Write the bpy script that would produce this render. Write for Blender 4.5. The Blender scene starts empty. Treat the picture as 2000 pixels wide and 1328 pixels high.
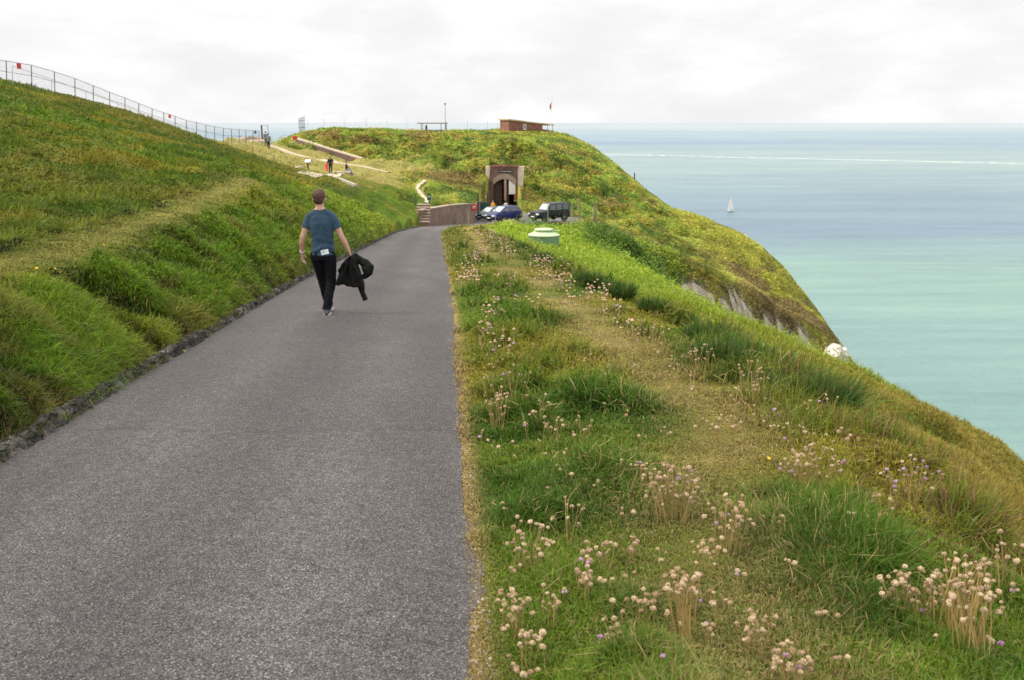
import bpy, bmesh, math, random
import numpy as np
from mathutils import Vector, Matrix, noise as mnoise
from mathutils.bvhtree import BVHTree

rng = np.random.default_rng(7)
random.seed(7)
SC = bpy.context.scene
COL = SC.collection
R = math.radians

# ------------------------------------------------------------------ camera
F = 1921.0                        # focal length in pixels of a 2000 px wide picture
PITCH = math.atan((664 - 238) / F)
CP, SP = math.cos(PITCH), math.sin(PITCH)
cam_d = bpy.data.cameras.new('camera')
cam = bpy.data.objects.new('camera', cam_d)
COL.objects.link(cam)
cam.location = (0, 0, 0)
cam.rotation_euler = (math.pi / 2 - PITCH, 0, 0)
cam_d.sensor_width = 36
cam_d.lens = 36 * F / 2000
cam_d.clip_start = 0.05
cam_d.clip_end = 120000
cam_d.dof.use_dof = True
cam_d.dof.focus_distance = 7.0
cam_d.dof.aperture_fstop = 5.0
SC.camera = cam
SC.view_settings.view_transform = 'Standard'
SC.view_settings.look = 'None'
SC.view_settings.exposure = 0
SC.view_settings.gamma = 1
SC.cycles.max_bounces = 6
SC.cycles.transparent_max_bounces = 12
SC.cycles.use_denoising = True
SC.cycles.denoiser = 'OPENIMAGEDENOISE'
SC.cycles.denoising_input_passes = 'RGB_ALBEDO_NORMAL'

def at(px, py, D):
    """world point at forward distance D, as surveyed from the photograph"""
    a = (px - 1000) / F; b = (664 - py) / F
    d = (a, CP + b * SP, -SP + b * CP)
    k = D / d[1]
    return Vector((d[0] * k, D, d[2] * k))

# ------------------------------------------------------------------ objects
def tag(o, label=None, cat=None, group=None, kind=None):
    if label: o['label'] = label
    if cat: o['category'] = cat
    if group: o['group'] = group
    if kind: o['kind'] = kind
    return o

def empty(name, loc, rz=0, label=None, cat=None, group=None):
    o = bpy.data.objects.new(name, None)
    COL.objects.link(o)
    o.location = loc; o.rotation_euler = (0, 0, rz)
    o.empty_display_size = 0.1
    return tag(o, label, cat, group)

def link_mesh(name, me, mat=None, parent=None, smooth=False):
    o = bpy.data.objects.new(name, me)
    COL.objects.link(o)
    if mat is not None:
        me.materials.clear(); me.materials.append(mat)
    if parent is not None: o.parent = parent
    if smooth: me.shade_smooth()
    return o

class MB:
    """collects simple shapes that become one mesh"""
    def __init__(self): self.v = []; self.f = []
    def add(self, vs, fs):
        n = len(self.v); self.v += [tuple(p) for p in vs]; self.f += [tuple(i + n for i in q) for q in fs]; return self
    def box(self, c, s, rz=0, rx=0, taper=1.0):
        M = Matrix.Rotation(rz, 3, 'Z') @ Matrix.Rotation(rx, 3, 'X'); c = Vector(c)
        vs = []
        for z in (-1, 1):
            t = taper if z > 0 else 1
            for x, y in ((-1, -1), (1, -1), (1, 1), (-1, 1)):
                vs.append(c + M @ Vector((x * s[0] / 2 * t, y * s[1] / 2 * t, z * s[2] / 2)))
        return self.add(vs, [(3, 2, 1, 0), (4, 5, 6, 7), (0, 1, 5, 4), (1, 2, 6, 5), (2, 3, 7, 6), (3, 0, 4, 7)])
    def tube(self, pts, r, n=8, caps=True):
        pts = [Vector(p) for p in pts]
        rs = r if isinstance(r, (list, tuple)) else [r] * len(pts)
        vs = []; fs = []
        for i, p in enumerate(pts):
            d = (pts[min(i + 1, len(pts) - 1)] - pts[max(i - 1, 0)]).normalized()
            a = d.orthogonal().normalized() if i == 0 else (a - d * a.dot(d)).normalized()
            b = d.cross(a)
            for k in range(n):
                t = 2 * math.pi * k / n
                vs.append(p + a * (math.cos(t) * rs[i]) + b * (math.sin(t) * rs[i]))
        for i in range(len(pts) - 1):
            for k in range(n):
                fs.append((i * n + k, i * n + (k + 1) % n, (i + 1) * n + (k + 1) % n, (i + 1) * n + k))
        if caps:
            fs.append(tuple(range(n - 1, -1, -1))); fs.append(tuple((len(pts) - 1) * n + k for k in range(n)))
        return self.add(vs, fs)
    def lathe(self, prof, n=24, c=(0, 0, 0), axis='Z'):
        vs = []; fs = []; c = Vector(c)
        for r, z in prof:
            for k in range(n):
                t = 2 * math.pi * k / n
                p = Vector((r * math.cos(t), r * math.sin(t), z))
                if axis == 'X': p = Vector((p.z, p.x, p.y))
                if axis == 'Y': p = Vector((p.y, p.z, p.x))
                vs.append(c + p)
        for i in range(len(prof) - 1):
            for k in range(n):
                fs.append((i * n + k, i * n + (k + 1) % n, (i + 1) * n + (k + 1) % n, (i + 1) * n + k))
        fs.append(tuple(range(n - 1, -1, -1))); fs.append(tuple((len(prof) - 1) * n + k for k in range(n)))
        return self.add(vs, fs)
    def prism(self, poly, y0, y1, axis='Y'):
        n = len(poly); vs = []
        for y in (y0, y1):
            for a, b in poly:
                vs.append((a, y, b) if axis == 'Y' else ((y, a, b) if axis == 'X' else (a, b, y)))
        fs = [tuple(range(n)), tuple(range(2 * n - 1, n - 1, -1))]
        for k in range(n): fs.append((k, k + n, (k + 1) % n + n, (k + 1) % n))
        return self.add(vs, fs)
    def mesh(self, name):
        me = bpy.data.meshes.new(name); me.from_pydata(self.v, [], self.f); me.validate()
        bm = bmesh.new(); bm.from_mesh(me); bmesh.ops.recalc_face_normals(bm, faces=bm.faces); bm.to_mesh(me); bm.free()
        return me
    def build(self, name, mat, parent=None, smooth=False, bevel=0):
        o = link_mesh(name, self.mesh(name), mat, parent)
        if bevel:
            m = o.modifiers.new('bevel', 'BEVEL'); m.width = bevel; m.segments = 2; m.limit_method = 'ANGLE'; m.angle_limit = R(40)
        if smooth:
            o.data.shade_smooth()
            o.data.set_sharp_from_angle(angle=R(45))
        return o

# ------------------------------------------------------------------ materials
def new_mat(name):
    m = bpy.data.materials.new(name); m.use_nodes = True
    nt = m.node_tree; nt.nodes.clear()
    out = nt.nodes.new('ShaderNodeOutputMaterial')
    b = nt.nodes.new('ShaderNodeBsdfPrincipled')
    nt.links.new(b.outputs[0], out.inputs[0])
    return m, nt, b, out

def noise_node(nt, scale, detail=4, rough=0.55, coord='Object', vec=None, stretch=None):
    n = nt.nodes.new('ShaderNodeTexNoise')
    n.inputs['Scale'].default_value = scale; n.inputs['Detail'].default_value = detail; n.inputs['Roughness'].default_value = rough
    if vec is None:
        tc = nt.nodes.new('ShaderNodeTexCoord'); vec = tc.outputs[coord]
    if stretch:
        mp = nt.nodes.new('ShaderNodeMapping'); mp.inputs['Scale'].default_value = stretch
        nt.links.new(vec, mp.inputs[0]); vec = mp.outputs[0]
    nt.links.new(vec, n.inputs['Vector'])
    return n

def ramp(nt, src, stops):
    r = nt.nodes.new('ShaderNodeValToRGB')
    el = r.color_ramp.elements
    while len(el) < len(stops): el.new(0.5)
    for e, (p, c) in zip(el, stops):
        e.position = p; e.color = (*c, 1) if len(c) == 3 else c
    nt.links.new(src, r.inputs[0])
    return r

def bump(nt, src, bsdf, strength=0.3, dist=0.02):
    b = nt.nodes.new('ShaderNodeBump'); b.inputs['Strength'].default_value = strength; b.inputs['Distance'].default_value = dist
    nt.links.new(src, b.inputs['Height']); nt.links.new(b.outputs[0], bsdf.inputs['Normal'])
    return b

MATS = {}
def paint(name, col, rough=0.6, metal=0, var=0.25, scale=6, bmp=0.0, coat=0):
    """a plain real-world colour, unevenly weathered"""
    if name in MATS: return MATS[name]
    m, nt, b, out = new_mat(name)
    n = noise_node(nt, scale, 5)
    lo = tuple(c * (1 - var) for c in col); hi = tuple(min(1, c * (1 + var)) for c in col)
    r = ramp(nt, n.outputs[0], [(0.3, lo), (0.7, hi)])
    nt.links.new(r.outputs[0], b.inputs['Base Color'])
    b.inputs['Roughness'].default_value = rough; b.inputs['Metallic'].default_value = metal
    if coat: b.inputs['Coat Weight'].default_value = coat; b.inputs['Coat Roughness'].default_value = 0.08
    if bmp: bump(nt, n.outputs[0], b, bmp, 0.02)
    MATS[name] = m
    return m

# ------------------------------------------------------------------ noise on arrays
_P = np.random.default_rng(3).random((256, 256))
def vnoise(x, y):
    xi = np.floor(x).astype(np.int64); yi = np.floor(y).astype(np.int64)
    fx = x - xi; fy = y - yi
    fx = fx * fx * fx * (fx * (fx * 6 - 15) + 10); fy = fy * fy * fy * (fy * (fy * 6 - 15) + 10)
    a = _P[xi & 255, yi & 255]; b = _P[(xi + 1) & 255, yi & 255]
    c = _P[xi & 255, (yi + 1) & 255]; d = _P[(xi + 1) & 255, (yi + 1) & 255]
    return (a * (1 - fx) + b * fx) * (1 - fy) + (c * (1 - fx) + d * fx) * fy
def fbm(x, y, o=4):
    s = np.zeros_like(np.asarray(x, float)); a = 0.5; t = 0
    ca, sa = math.cos(0.6), math.sin(0.6)
    for i in range(o):
        s = s + a * vnoise(x, y); t += a
        x, y = (x * ca - y * sa) * 2.03 + 17.3, (x * sa + y * ca) * 2.03 + 5.7; a *= 0.5
    return s / t
def sstep(a, b, x):
    t = np.clip((x - a) / (b - a), 0, 1); return t * t * (3 - 2 * t)
# ------------------------------------------------------------------ the lie of the land
def _ip(tab): 
    xs, ys = zip(*tab); return lambda d: np.interp(d, xs, ys)
road_z = _ip([(-20, 0.15), (-10, -0.7), (95, -9.62), (102, -10.35), (115, -11.15), (140, -12.05), (160, -12.2), (400, -12.2)])
road_l = _ip([(-10, -1.8), (0, -2.6), (5.7, -3.12), (8.5, -3.42), (11.3, -3.64), (14.6, -3.95), (21.8, -4.55), (32.8, -5.35),
              (61, -7.18), (70, -7.4), (80, -7.4), (90, -5.75), (98, -4.3), (110, -4.1), (122, -4.4), (132, -4.2), (142, -3.3), (400, -3.2)])
road_r = _ip([(-10, 0.3), (0, 0.02), (3, -0.15), (4.7, -0.25), (7.3, -0.42), (13.7, -0.84), (20.6, -1.35), (40, -2.85), (61, -4.45),
              (68, -4.75), (75, -4.75), (82, -4.15), (90, -2.7), (97, -0.5), (103, 2), (106, 7.5), (118, 8.5), (123, 4), (130, 1.0), (140, .75), (400, .7)])
verge_e = _ip([(-10, 1.6), (0, 1.7), (3.8, 2.12), (5.8, 2.6), (7.5, 2.8), (9, 2.88), (12.5, 2.67), (16, 2.2), (26, 1.6), (47, 0.1), (70, -1.6), (85, -2.6), (94, -1.2), (100, 1)])
bank_x = _ip([(-10, -3.5), (0, -3.75), (5, -4.3), (9.5, -4.95), (12, -5.15), (15.5, -5.65), (20, -6.25), (28, -7.7), (36, -9.3), (50, -10.4), (60, -11)])
bank_z = _ip([(-10, 0.2), (0, -0.65), (5, -1.1), (9.5, -1.59), (12, -1.67), (15.5, -1.82), (20, -1.87), (28, -2.09), (36, -2.26), (50, -2.85), (60, -4.1)])

CPTS = []                                         # (x, D, z)
def c3(x, d, z): CPTS.append((float(x), float(d), float(z)))
def cp(px, py, D): p = at(px, py, D); c3(p.x, D, p.z)
for D in (-8, -4, 0, 2, 4, 6, 8, 10, 12, 14.5, 17, 20, 24, 28, 33, 39, 46, 54, 62, 70, 78, 85, 92, 98):
    z = road_z(D); l = road_l(D); r = road_r(D); e = verge_e(D)
    c3(l, D, z); c3((l + r) / 2, D, z); c3(r, D, z)
    if D < 76: c3(l - 0.35, D, z + 0.12)
    if D < 62:
        bx, bz = bank_x(D), bank_z(D)
        for t in (0.3, 0.65, 1): c3(l - 0.35 + t * (bx - l + 0.35), D, z + 0.12 + (bz - z - 0.12) * (t ** 0.9))
        if D < 38: c3(bx - 0.8, D, bz + 0.05); c3(bx - 1.6, D, bz + 0.10)
    if D < 88:
        for t in (0.35, 0.75): c3(r + t * (e - r), D, z + 0.02)
        c3(e - 0.35, D, z + 0.02)
        c3(e + 0.05, D, z - .08); c3(e + 0.5, D, z - 0.55)
# left hill
for q in [(0, 505, 12.5), (0, 470, 15), (0, 396, 21), (0, 300, 31), (0, 236, 42), (0, 184, 60), (0, 162, 76), (0, 156, 82), (60, 172, 86), (107, 182, 90), (200, 208, 96),
          (300, 246, 106), (400, 274, 115), (100, 400, 22), (100, 300, 34), (100, 230, 55), (200, 420, 20), (200, 340, 30), (200, 270, 50), (200, 230, 75),
          (300, 400, 24), (300, 340, 34), (300, 285, 60), (400, 360, 34), (400, 310, 56), (470, 345, 44), (500, 330, 52), (440, 288, 92),
          (480, 304, 78), (530, 330, 64), (565, 342, 57)]: cp(*q)
# fall behind the hill crest
for q in [(0, 82, 1.5), (0, 76, 0)]: pass
for (px, py, D) in [(0, 156, 82), (107, 182, 90), (200, 208, 96), (300, 246, 106), (400, 274, 115)]:
    p = at(px, py, D); c3(p.x - 4, D + 14, p.z - 1.8); c3(p.x - 14, D + 45, p.z - 14)
c3(-70, 70, 6.0); c3(-60, 45, 4.2); c3(-45, 25, 3.4); c3(-30, 8, 2.6); c3(-20, -4, 2.2); c3(-90, 95, 4); c3(-70, 130, -12)
# plateau with the people
for q in [(600, 352, 80), (650, 352, 84), (692, 364, 80), (560, 337, 95), (600, 337, 105), (645, 342, 96), (680, 344, 97), (560, 325, 108), (640, 322, 125), (600, 305, 128), (545, 305, 118),
          (530, 284, 138), (520, 279, 124), (470, 276, 128), (440, 274, 130), (500, 290, 118), (700, 326, 122), (580, 290, 156), (560, 279, 153),
          (700, 400, 66), (720, 370, 80), (730, 342, 104), (760, 345, 106), (760, 400, 77), (790, 420, 79), (800, 378, 93), (805, 352, 118), (780, 338, 130),
          (822, 352, 125), (815, 375, 108), (832, 390, 99), (838, 407, 88), (870, 395, 104), (900, 400, 103), (860, 370, 116), (880, 360, 126), (915, 378, 124), (700, 323, 145), (640, 316, 150), (600, 305, 153), (745, 334, 138), (720, 312, 154), (660, 290, 163), (610, 277, 168), (780, 333, 143)]: cp(*q)
c3(-8.2, 83, -7.35); c3(-6.6, 90, -7.8); c3(-5.4, 98, -8.1)
# the battery hill
for q in [(830, 340, 134), (720, 290, 166), (640, 270, 172), (800, 300, 164), (870, 320, 150), (900, 290, 168), (930, 330, 148), (985, 318, 148), (985, 285, 170), (1040, 290, 170), (1040, 350, 148), (1060, 385, 142),
          (575, 269, 168), (590, 258, 177), (640, 252, 188), (700, 253, 190), (760, 256, 194), (800, 262, 194), (870, 261, 200), (900, 257, 202), (960, 259, 203), (990, 261, 201), (1030, 260, 200), (1088, 260, 203),
          (1120, 268, 204), (1150, 283, 205), (1200, 318, 200), (1240, 352, 190), (1290, 390, 180), (1330, 421, 172), (1380, 434, 169), (1440, 453, 166), (1490, 484, 160), (1520, 513, 155), (1560, 563, 148), (1600, 620, 142), (1640, 668, 137),
          (1100, 330, 166), (1100, 385, 144), (1150, 350, 164), (1150, 400, 146), (1200, 400, 150), (1180, 432, 126), (1250, 440, 142), (1330, 460, 152), (1400, 500, 144), (1290, 480, 134), (1460, 550, 138), (1540, 620, 133), (1340, 520, 128),
          (1265, 478, 128), (1290, 498, 122), (1350, 538, 121), (1420, 580, 121), (1500, 632, 124), (1560, 657, 126), (1610, 671, 128), (1640, 677, 130)]: cp(*q)
for (px, py, D) in [(590, 258, 177), (700, 253, 190), (870, 261, 200), (980, 259, 203), (1088, 260, 203)]:
    p = at(px, py, D); c3(p.x * 1.15, D + 16, p.z - 0.8); c3(p.x * 1.3, D + 50, p.z - 20); c3(p.x * 1.5, D + 100, -80)
for (px, py, D) in [(1150, 283, 205), (1240, 352, 190), (1330, 421, 172), (1440, 453, 166), (1520, 513, 155), (1600, 620, 142), (1640, 668, 137)]:
    p = at(px, py, D); c3(p.x + 14, D + 16, p.z - 18); c3(p.x + 36, D + 34, p.z - 58)
# chalk cliff below the headland
for (px, py, D) in [(1290, 501, 122), (1350, 541, 121), (1420, 583, 121), (1500, 635, 124), (1560, 660, 126), (1610, 674, 128), (1645, 680, 130)]:
    p = at(px, py, D); c3(p.x + .2, D - 1.6, p.z - 4.5); c3(p.x + 1, D - 4, p.z - 12); c3(p.x + 5, D - 14, p.z - 30)
# car park and thicket
for q in [(1000, 432, 103), (1060, 430, 106), (1160, 432, 107), (1120, 428, 116), (1060, 415, 124), (1040, 398, 128)]:
    p = at(*q); c3(p.x, p.y, road_z(p.y) + 0.02)
for q in [(1060, 482, 70), (1110, 482, 74), (1150, 480, 80), (1090, 455, 92), (1180, 462, 90), (1240, 480, 88), (1020, 455, 84), (970, 448, 86)]: cp(*q)
# lower slope
for q in [(1200, 520, 60), (1120, 510, 58), (1060, 495, 62), (1300, 600, 38), (1250, 545, 50), (1450, 690, 24), (1700, 805, 16.5), (1900, 905, 13), (1990, 990, 10), (1560, 730, 21), (1350, 610, 40), (1500, 660, 38),
          (1600, 715, 34), (1750, 790, 25), (1900, 850, 19)]: cp(*q)
for (px, py, D) in [(2000, 868, 22), (1900, 818, 27), (1800, 773, 34), (1700, 726, 42), (1650, 706, 46), (1600, 682, 48), (1500, 636, 54), (1400, 585, 63), (1320, 534, 75), (1255, 491, 86)]:
    p = at(px, py, D); p.z -= min(max(.1, .0404 * D - .43), 1.6); c3(p.x, D, p.z); c3(p.x + 1.5, D * 1.05, p.z - 1.1); c3(p.x + 5, D * 1.15, p.z - 7); c3(p.x + 14, D * 1.2, p.z - 30)
for (x, d, z) in [(9, 8, -6.5), (14, 10, -12), (24, 12, -30), (40, 20, -60), (60, 60, -80), (60, 100, -85), (9, -6, -5), (20, -6, -22), (75, 130, -80), (90, 180, -88), (90, 240, -90), (0, 320, -90), (-60, 300, -88), (-120, 200, -60), (-140, 120, -30)]: c3(x, d, z)

# radial-basis interpolation in a space where far and near weigh alike
_C = np.array(CPTS)
def _uv(x, d): return x / (d + 14.0), 1.15 * np.log(d + 14.0)
def _base(d): return road_z(d)
_cu, _cv = _uv(_C[:, 0], _C[:, 1])
_w = (_C[:, 2] - _base(_C[:, 1])) / (_C[:, 1] + 14)
_r = np.sqrt((_cu[:, None] - _cu) ** 2 + (_cv[:, None] - _cv) ** 2 + 1e-5)
_n = len(_C)
_A = np.zeros((_n + 3, _n + 3)); _A[:_n, :_n] = -_r + np.eye(_n) * 4e-4
_Pm = np.stack([np.ones(_n), _cu, _cv], 1); _A[:_n, _n:] = _Pm; _A[_n:, :_n] = _Pm.T
_S = np.linalg.solve(_A, np.concatenate([_w, np.zeros(3)]))
def rbf(x, d):
    sh = x.shape; x = x.ravel(); d = d.ravel(); out = np.empty_like(x)
    for i in range(0, len(x), 20000):
        u, v = _uv(x[i:i + 20000], d[i:i + 20000])
        k = -np.sqrt((u[:, None] - _cu) ** 2 + (v[:, None] - _cv) ** 2 + 1e-5)
        out[i:i + 20000] = (k @ _S[:_n] + _S[_n] + u * _S[_n + 1] + v * _S[_n + 2]) * (d[i:i + 20000] + 14) + _base(d[i:i + 20000])
    return out.reshape(sh)

# grid: columns hug both road edges
ND, NL, NR, NM = 430, 250, 280, 5
vv = np.linspace(math.log(6.0), math.log(330.0), ND)
Dg = np.exp(vv) - 9.0                                 # from 3 m behind the camera to 321 m
q = lambda n, k: (np.exp(k * np.linspace(0, 1, n + 1)[1:]) - 1) / (math.exp(k) - 1)
WL = 0.62 * (Dg + 9) + 3; WR = 0.60 * (Dg + 9) + 3
lx = road_l(Dg); rx = road_r(Dg)
cols = [lx[:, None] - q(NL, 2.2)[::-1][None] * (WL + np.minimum(lx, 0) * 0 )[:, None],
        lx[:, None] + np.linspace(0, 1, NM)[None] * (rx - lx)[:, None],
        rx[:, None] + q(NR, 2.4)[None] * WR[:, None]]
GX = np.concatenate(cols, 1); GD = np.repeat(Dg[:, None], GX.shape[1], 1)
NC = GX.shape[1]
GZ = rbf(GX, GD)
LXg = np.repeat(lx[:, None], NC, 1); RXg = np.repeat(rx[:, None], NC, 1)
VEg = np.repeat(verge_e(Dg)[:, None], NC, 1); RZg = np.repeat(road_z(Dg)[:, None], NC, 1); BXg = np.repeat(bank_x(Dg)[:, None], NC, 1)
inroad = (GX >= LXg - 1e-6) & (GX <= RXg + 1e-6) & (GD < 149.8)
# pin the ground to the road just beside it
farr = 1 - sstep(126, 137, GD)
nearr = np.where(GX > RXg, 1 - sstep(0.05, 0.7, GX - RXg), 0) * farr
nearl = np.where(GX < LXg, 1 - sstep(0.12, 0.34, LXg - GX), 0)
far = sstep(78, 92, GD)
GZ = np.where(GX > RXg, GZ * (1 - nearr) + (RZg - 0.006) * nearr, GZ)
GZ = np.where((GX < LXg), GZ * (1 - nearl * (1 - far)) + (RZg - 0.03) * nearl * (1 - far), GZ)
GZ = np.where(inroad, RZg - 0.014, GZ)

# regions (weights 0..1)
def regions(x, d):
    l = road_l(d); r = road_r(d); e = verge_e(d); bx = bank_x(d)
    verge = ((x > r) & (x < e + 0.3) & (d < 92)).astype(float)
    low = ((x >= e + 0.3) & (d < 100)).astype(float)
    pw = 0.42 + 0.01 * d
    wob = (fbm(x * 0 + 3.3, d * 0.25, 2) - 0.5) * 1.0
    pathv = np.exp(-((x - (r + (e - r) * 0.52 + wob)) / 0.40) ** 2) * verge            # worn line along the verge
    bank = ((x < l) & (x > bx) & (d < 62)).astype(float)
    pathb = np.exp(-((x - (bx - 0.75)) / (0.46 + .004 * d)) ** 2) * (1 - sstep(38, 46, d)) * (x < l)   # sheep path on top of the bank
    hill = ((x <= bx - 0.9) & (d < 118)).astype(float)
    return verge, low, pathv, bank, pathb, hill
# tussocks and bumps
VERGE, LOW, PATHV, BANK, PATHB, HILL = regions(GX, GD)
edge_l = sstep(0.25, 0.8, LXg - GX) * (GX < LXg) * (1 - sstep(68, 78, GD) * (1 - sstep(2.0, 4.0, LXg - GX)))
t1 = fbm(GX * 0.9 + GD * 0.5, GD * 0.75 - GX * 0.35, 3) - 0.5
t2 = fbm(GX * 2.6 + 9, GD * 2.6, 3) - 0.5
nearw = (GX < LXg) * (GD < 120)
tb = fbm(GX * 0.55 + GD * 0.15, GD * 1.9 + GX * 0.55 + 3, 3) - 0.5
GZ += nearw * edge_l * (1 - 0.85 * PATHB) * np.where(BANK > 0, tb * 0.75 + t1 * .2 + t2 * 0.14, t1 * 0.6 + t2 * 0.2) * (0.35 + 0.65 * sstep(2, 10, GD)) * np.where(BANK > 0, 1.15, 0.75)
er = sstep(0.1, 0.7, GX - RXg) * (GX > RXg)
VB = VERGE * er * (1 - 0.8 * PATHV) * (GD < 90)
GZ += VB * ((fbm(GX * 1.6, GD * 1.6, 3) - 0.45) * 0.11 + t2 * 0.08)
GZ += LOW * sstep(0.2, 1.5, GX - VEg) * (t1 * 0.5 + t2 * 0.12)
FARW = sstep(95, 125, GD) * (~inroad)
f1 = fbm(GX * 0.16, GD * 0.10 + 4, 4) - 0.5; f2 = fbm(GX * 0.6 + 3, GD * 0.45, 3) - 0.5
HILLT = FARW * sstep(128, 146, GD + np.abs(GX + 2) * 0.2)
GZ += HILLT * (1 - .75 * sstep(18, 32, GX)) * (f1 * 3.0 + f2 * 1.6) * (1 - .85 * sstep(168, 186, GD))
bush = sstep(6.0, 9.0, GX - (-2 + 0)) * sstep(80, 90, GD) * (1 - sstep(98, 103, GD)) * (1 - sstep(13.5, 17, GX))
GZ += bush * (0.5 + f2 * 2.2)
GZ = np.where(GD < 4.0, GZ, GZ)

def surf_col(x, d, z):
    """base colour of the turf at a place"""
    verge, low, pathv, bank, pathb, hill = regions(x, d)
    n1 = fbm(x * 0.35 + 2, d * 0.3, 4); n2 = fbm(x * 1.7 + 8, d * 1.7 + 2, 3); n3 = fbm(x * 0.09, d * 0.07 + 9, 3)
    G = lambda r, g, b: np.array([r, g, b])
    dark, mid, yel, dry, brn, lime = G(.06, .125, .010), G(.12, .19, .015), G(.27, .24, .028), G(.44, .32, .14), G(.15, .105, .045), G(.31, .41, .035)
    def mixc(a, b, t): return a + (b - a) * np.clip(t, 0, 1)[..., None]
    sh = np.broadcast_to
    c = sh(mid, x.shape + (3,)).copy()
    c = mixc(c, dark, sstep(0.45, 0.72, n2)); c = mixc(c, yel, sstep(0.42, 0.68, n1) * 0.75)
    # hill: olive and brownish in broad bands
    h = mixc(c, G(.185, .155, .028), sstep(0.44, 0.66, n3 * 0.6 + n1 * 0.4) * 0.5)
    h = mixc(h, G(.055, .11, .010), sstep(0.5, 0.68, fbm(x * .45 + 20, d * .22 + 4, 4)) * .75)
    h = mixc(h, G(.22, .2, .055), sstep(60, 95, d) * 0.35)
    c = np.where(hill[..., None] > 0, h, c)
    b_ = mixc(c, G(.10, .195, .012), .5); b_ = mixc(b_, G(.19, .15, .04), sstep(0.55, 0.75, n2) * 0.5); b_ = mixc(b_, lime * 0.85, sstep(34, 56, d) * 0.7)
    c = np.where(bank[..., None] > 0, b_, c)
    c = mixc(c, G(.25, .245, .06), pathb * 0.9)
    v_ = mixc(c, yel, sstep(0.4, 0.6, n1) * 0.55); v_ = mixc(v_, G(.31, .26, .09), pathv * (0.3 + 0.6 * sstep(.38, .62, n1)))
    v_ = mixc(v_, dry, np.exp(-((x - road_r(d)) / 0.09) ** 2) * 0.95)
    v_ = mixc(v_, G(.30, .245, .08), sstep(16, 45, d) * 0.45)
    c = np.where(verge[..., None] > 0, v_, c)
    l_ = mixc(c, lime, sstep(15, 32, d) * 0.9); l_ = mixc(l_, G(.34, .27, .06), (1 - sstep(20, 36, d)) * sstep(.15, .5, n1) * 0.95)
    l_ = mixc(l_, G(.17, .28, .02), sstep(0.5, 0.62, n2) * sstep(30, 45, d) * 0.6)
    c = np.where(low[..., None] > 0, l_, c)
    bu = sstep(4.0, 7.5, x + .0 * d) * sstep(76, 84, d) * (1 - sstep(103, 106, d)) * (1 - sstep(14, 18, x))
    bu = np.maximum(bu, sstep(-.5, 1.5, x) * sstep(91, 95, d) * (1 - sstep(103, 105, d)) * (1 - sstep(14, 18, x)))
    # far land
    fa = sstep(92, 104, d)
    f_ = mixc(sh(G(.22, .29, .04), x.shape + (3,)).copy(), G(.31, .27, .05), sstep(0.42, 0.64, n1) * .85); 
    f_ = mixc(f_, G(.21, .145, .06), sstep(0.56, 0.70, fbm(x * 0.12 + 31, d * 0.12 + z * 0.5, 4)) * 0.8)
    f_ = mixc(f_, G(.11, .18, .03), sstep(0.55, 0.7, fbm(x * 0.4 + 7, d * 0.3 + z * 0.4, 3)))
    f_ = mixc(f_, G(.11, .20, .035), bu)
    # left plateau: short dry turf
    pl = (x < -11) * sstep(88, 96, d) * (1 - sstep(140, 150, d)) * (z > -6.6)
    f_ = mixc(f_, G(.36, .32, .11), pl * 0.85)
    # headland shoulder: sunlit yellow mixed into the turf colour
    hd = sstep(20, 34, x) * (d > 110)
    f_ = mixc(f_, G(.31, .315, .048), hd * 0.85)
    f_ = mixc(f_, G(.17, .125, .05), hd * sstep(.34, .52, fbm(x * .15, d * .2 + z * .3, 3)) * (1 - sstep(138, 154, d)) * .95)
    c = mixc(c, f_, fa); c = mixc(c, G(.095, .185, .03), bu * .9)
    return c
GC = surf_col(GX, GD, GZ)
# chalk where the ground is cliff-steep on the seaward side
gy, gx = np.gradient(GZ)
dxx = np.gradient(GX, axis=1); ddd = np.gradient(GD, axis=0)
slope = np.sqrt((gx / np.maximum(np.abs(dxx), 1e-3)) ** 2 + (gy / np.maximum(ddd, 1e-3)) ** 2)
chalk = sstep(1.9, 2.4, slope + (fbm(GX * .5, GZ * .9, 4) - .5) * 2.6) * (GX > 14) * (GD > 100)
chalk = np.maximum(chalk, sstep(-45, -60, GZ))
gn = fbm(GX * 1.5, GZ * 1.5, 4)
CH = np.stack([0.44 + 0.7 * (gn - .5), 0.385 + 0.65 * (gn - .5), 0.37 + 0.65 * (gn - .5)], -1)
GC = GC * (1 - chalk[..., None]) + CH * chalk[..., None]

idx = np.arange(ND * NC).reshape(ND, NC)
quads = np.stack([idx[:-1, :-1], idx[:-1, 1:], idx[1:, 1:], idx[1:, :-1]], -1).reshape(-1, 4)
def np_mesh(name, verts, faces, k, color=None):
    me = bpy.data.meshes.new(name)
    me.vertices.add(len(verts)); me.vertices.foreach_set('co', np.ascontiguousarray(verts, dtype=np.float32).ravel())
    n = len(faces)
    me.loops.add(n * k); me.loops.foreach_set('vertex_index', np.ascontiguousarray(faces, dtype=np.int32).ravel())
    me.polygons.add(n); me.polygons.foreach_set('loop_start', np.arange(0, n * k, k, dtype=np.int32))
    try: me.polygons.foreach_set('loop_total', np.full(n, k, dtype=np.int32))
    except Exception: pass
    if color is not None:
        a = me.color_attributes.new('tint', 'FLOAT_COLOR', 'POINT')
        a.data.foreach_set('color', np.concatenate([color, np.ones((len(color), 1))], 1).astype(np.float32).ravel())
    me.update(calc_edges=True)
    return me
GV = np.stack([GX, GD, GZ], -1).reshape(-1, 3)

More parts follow.
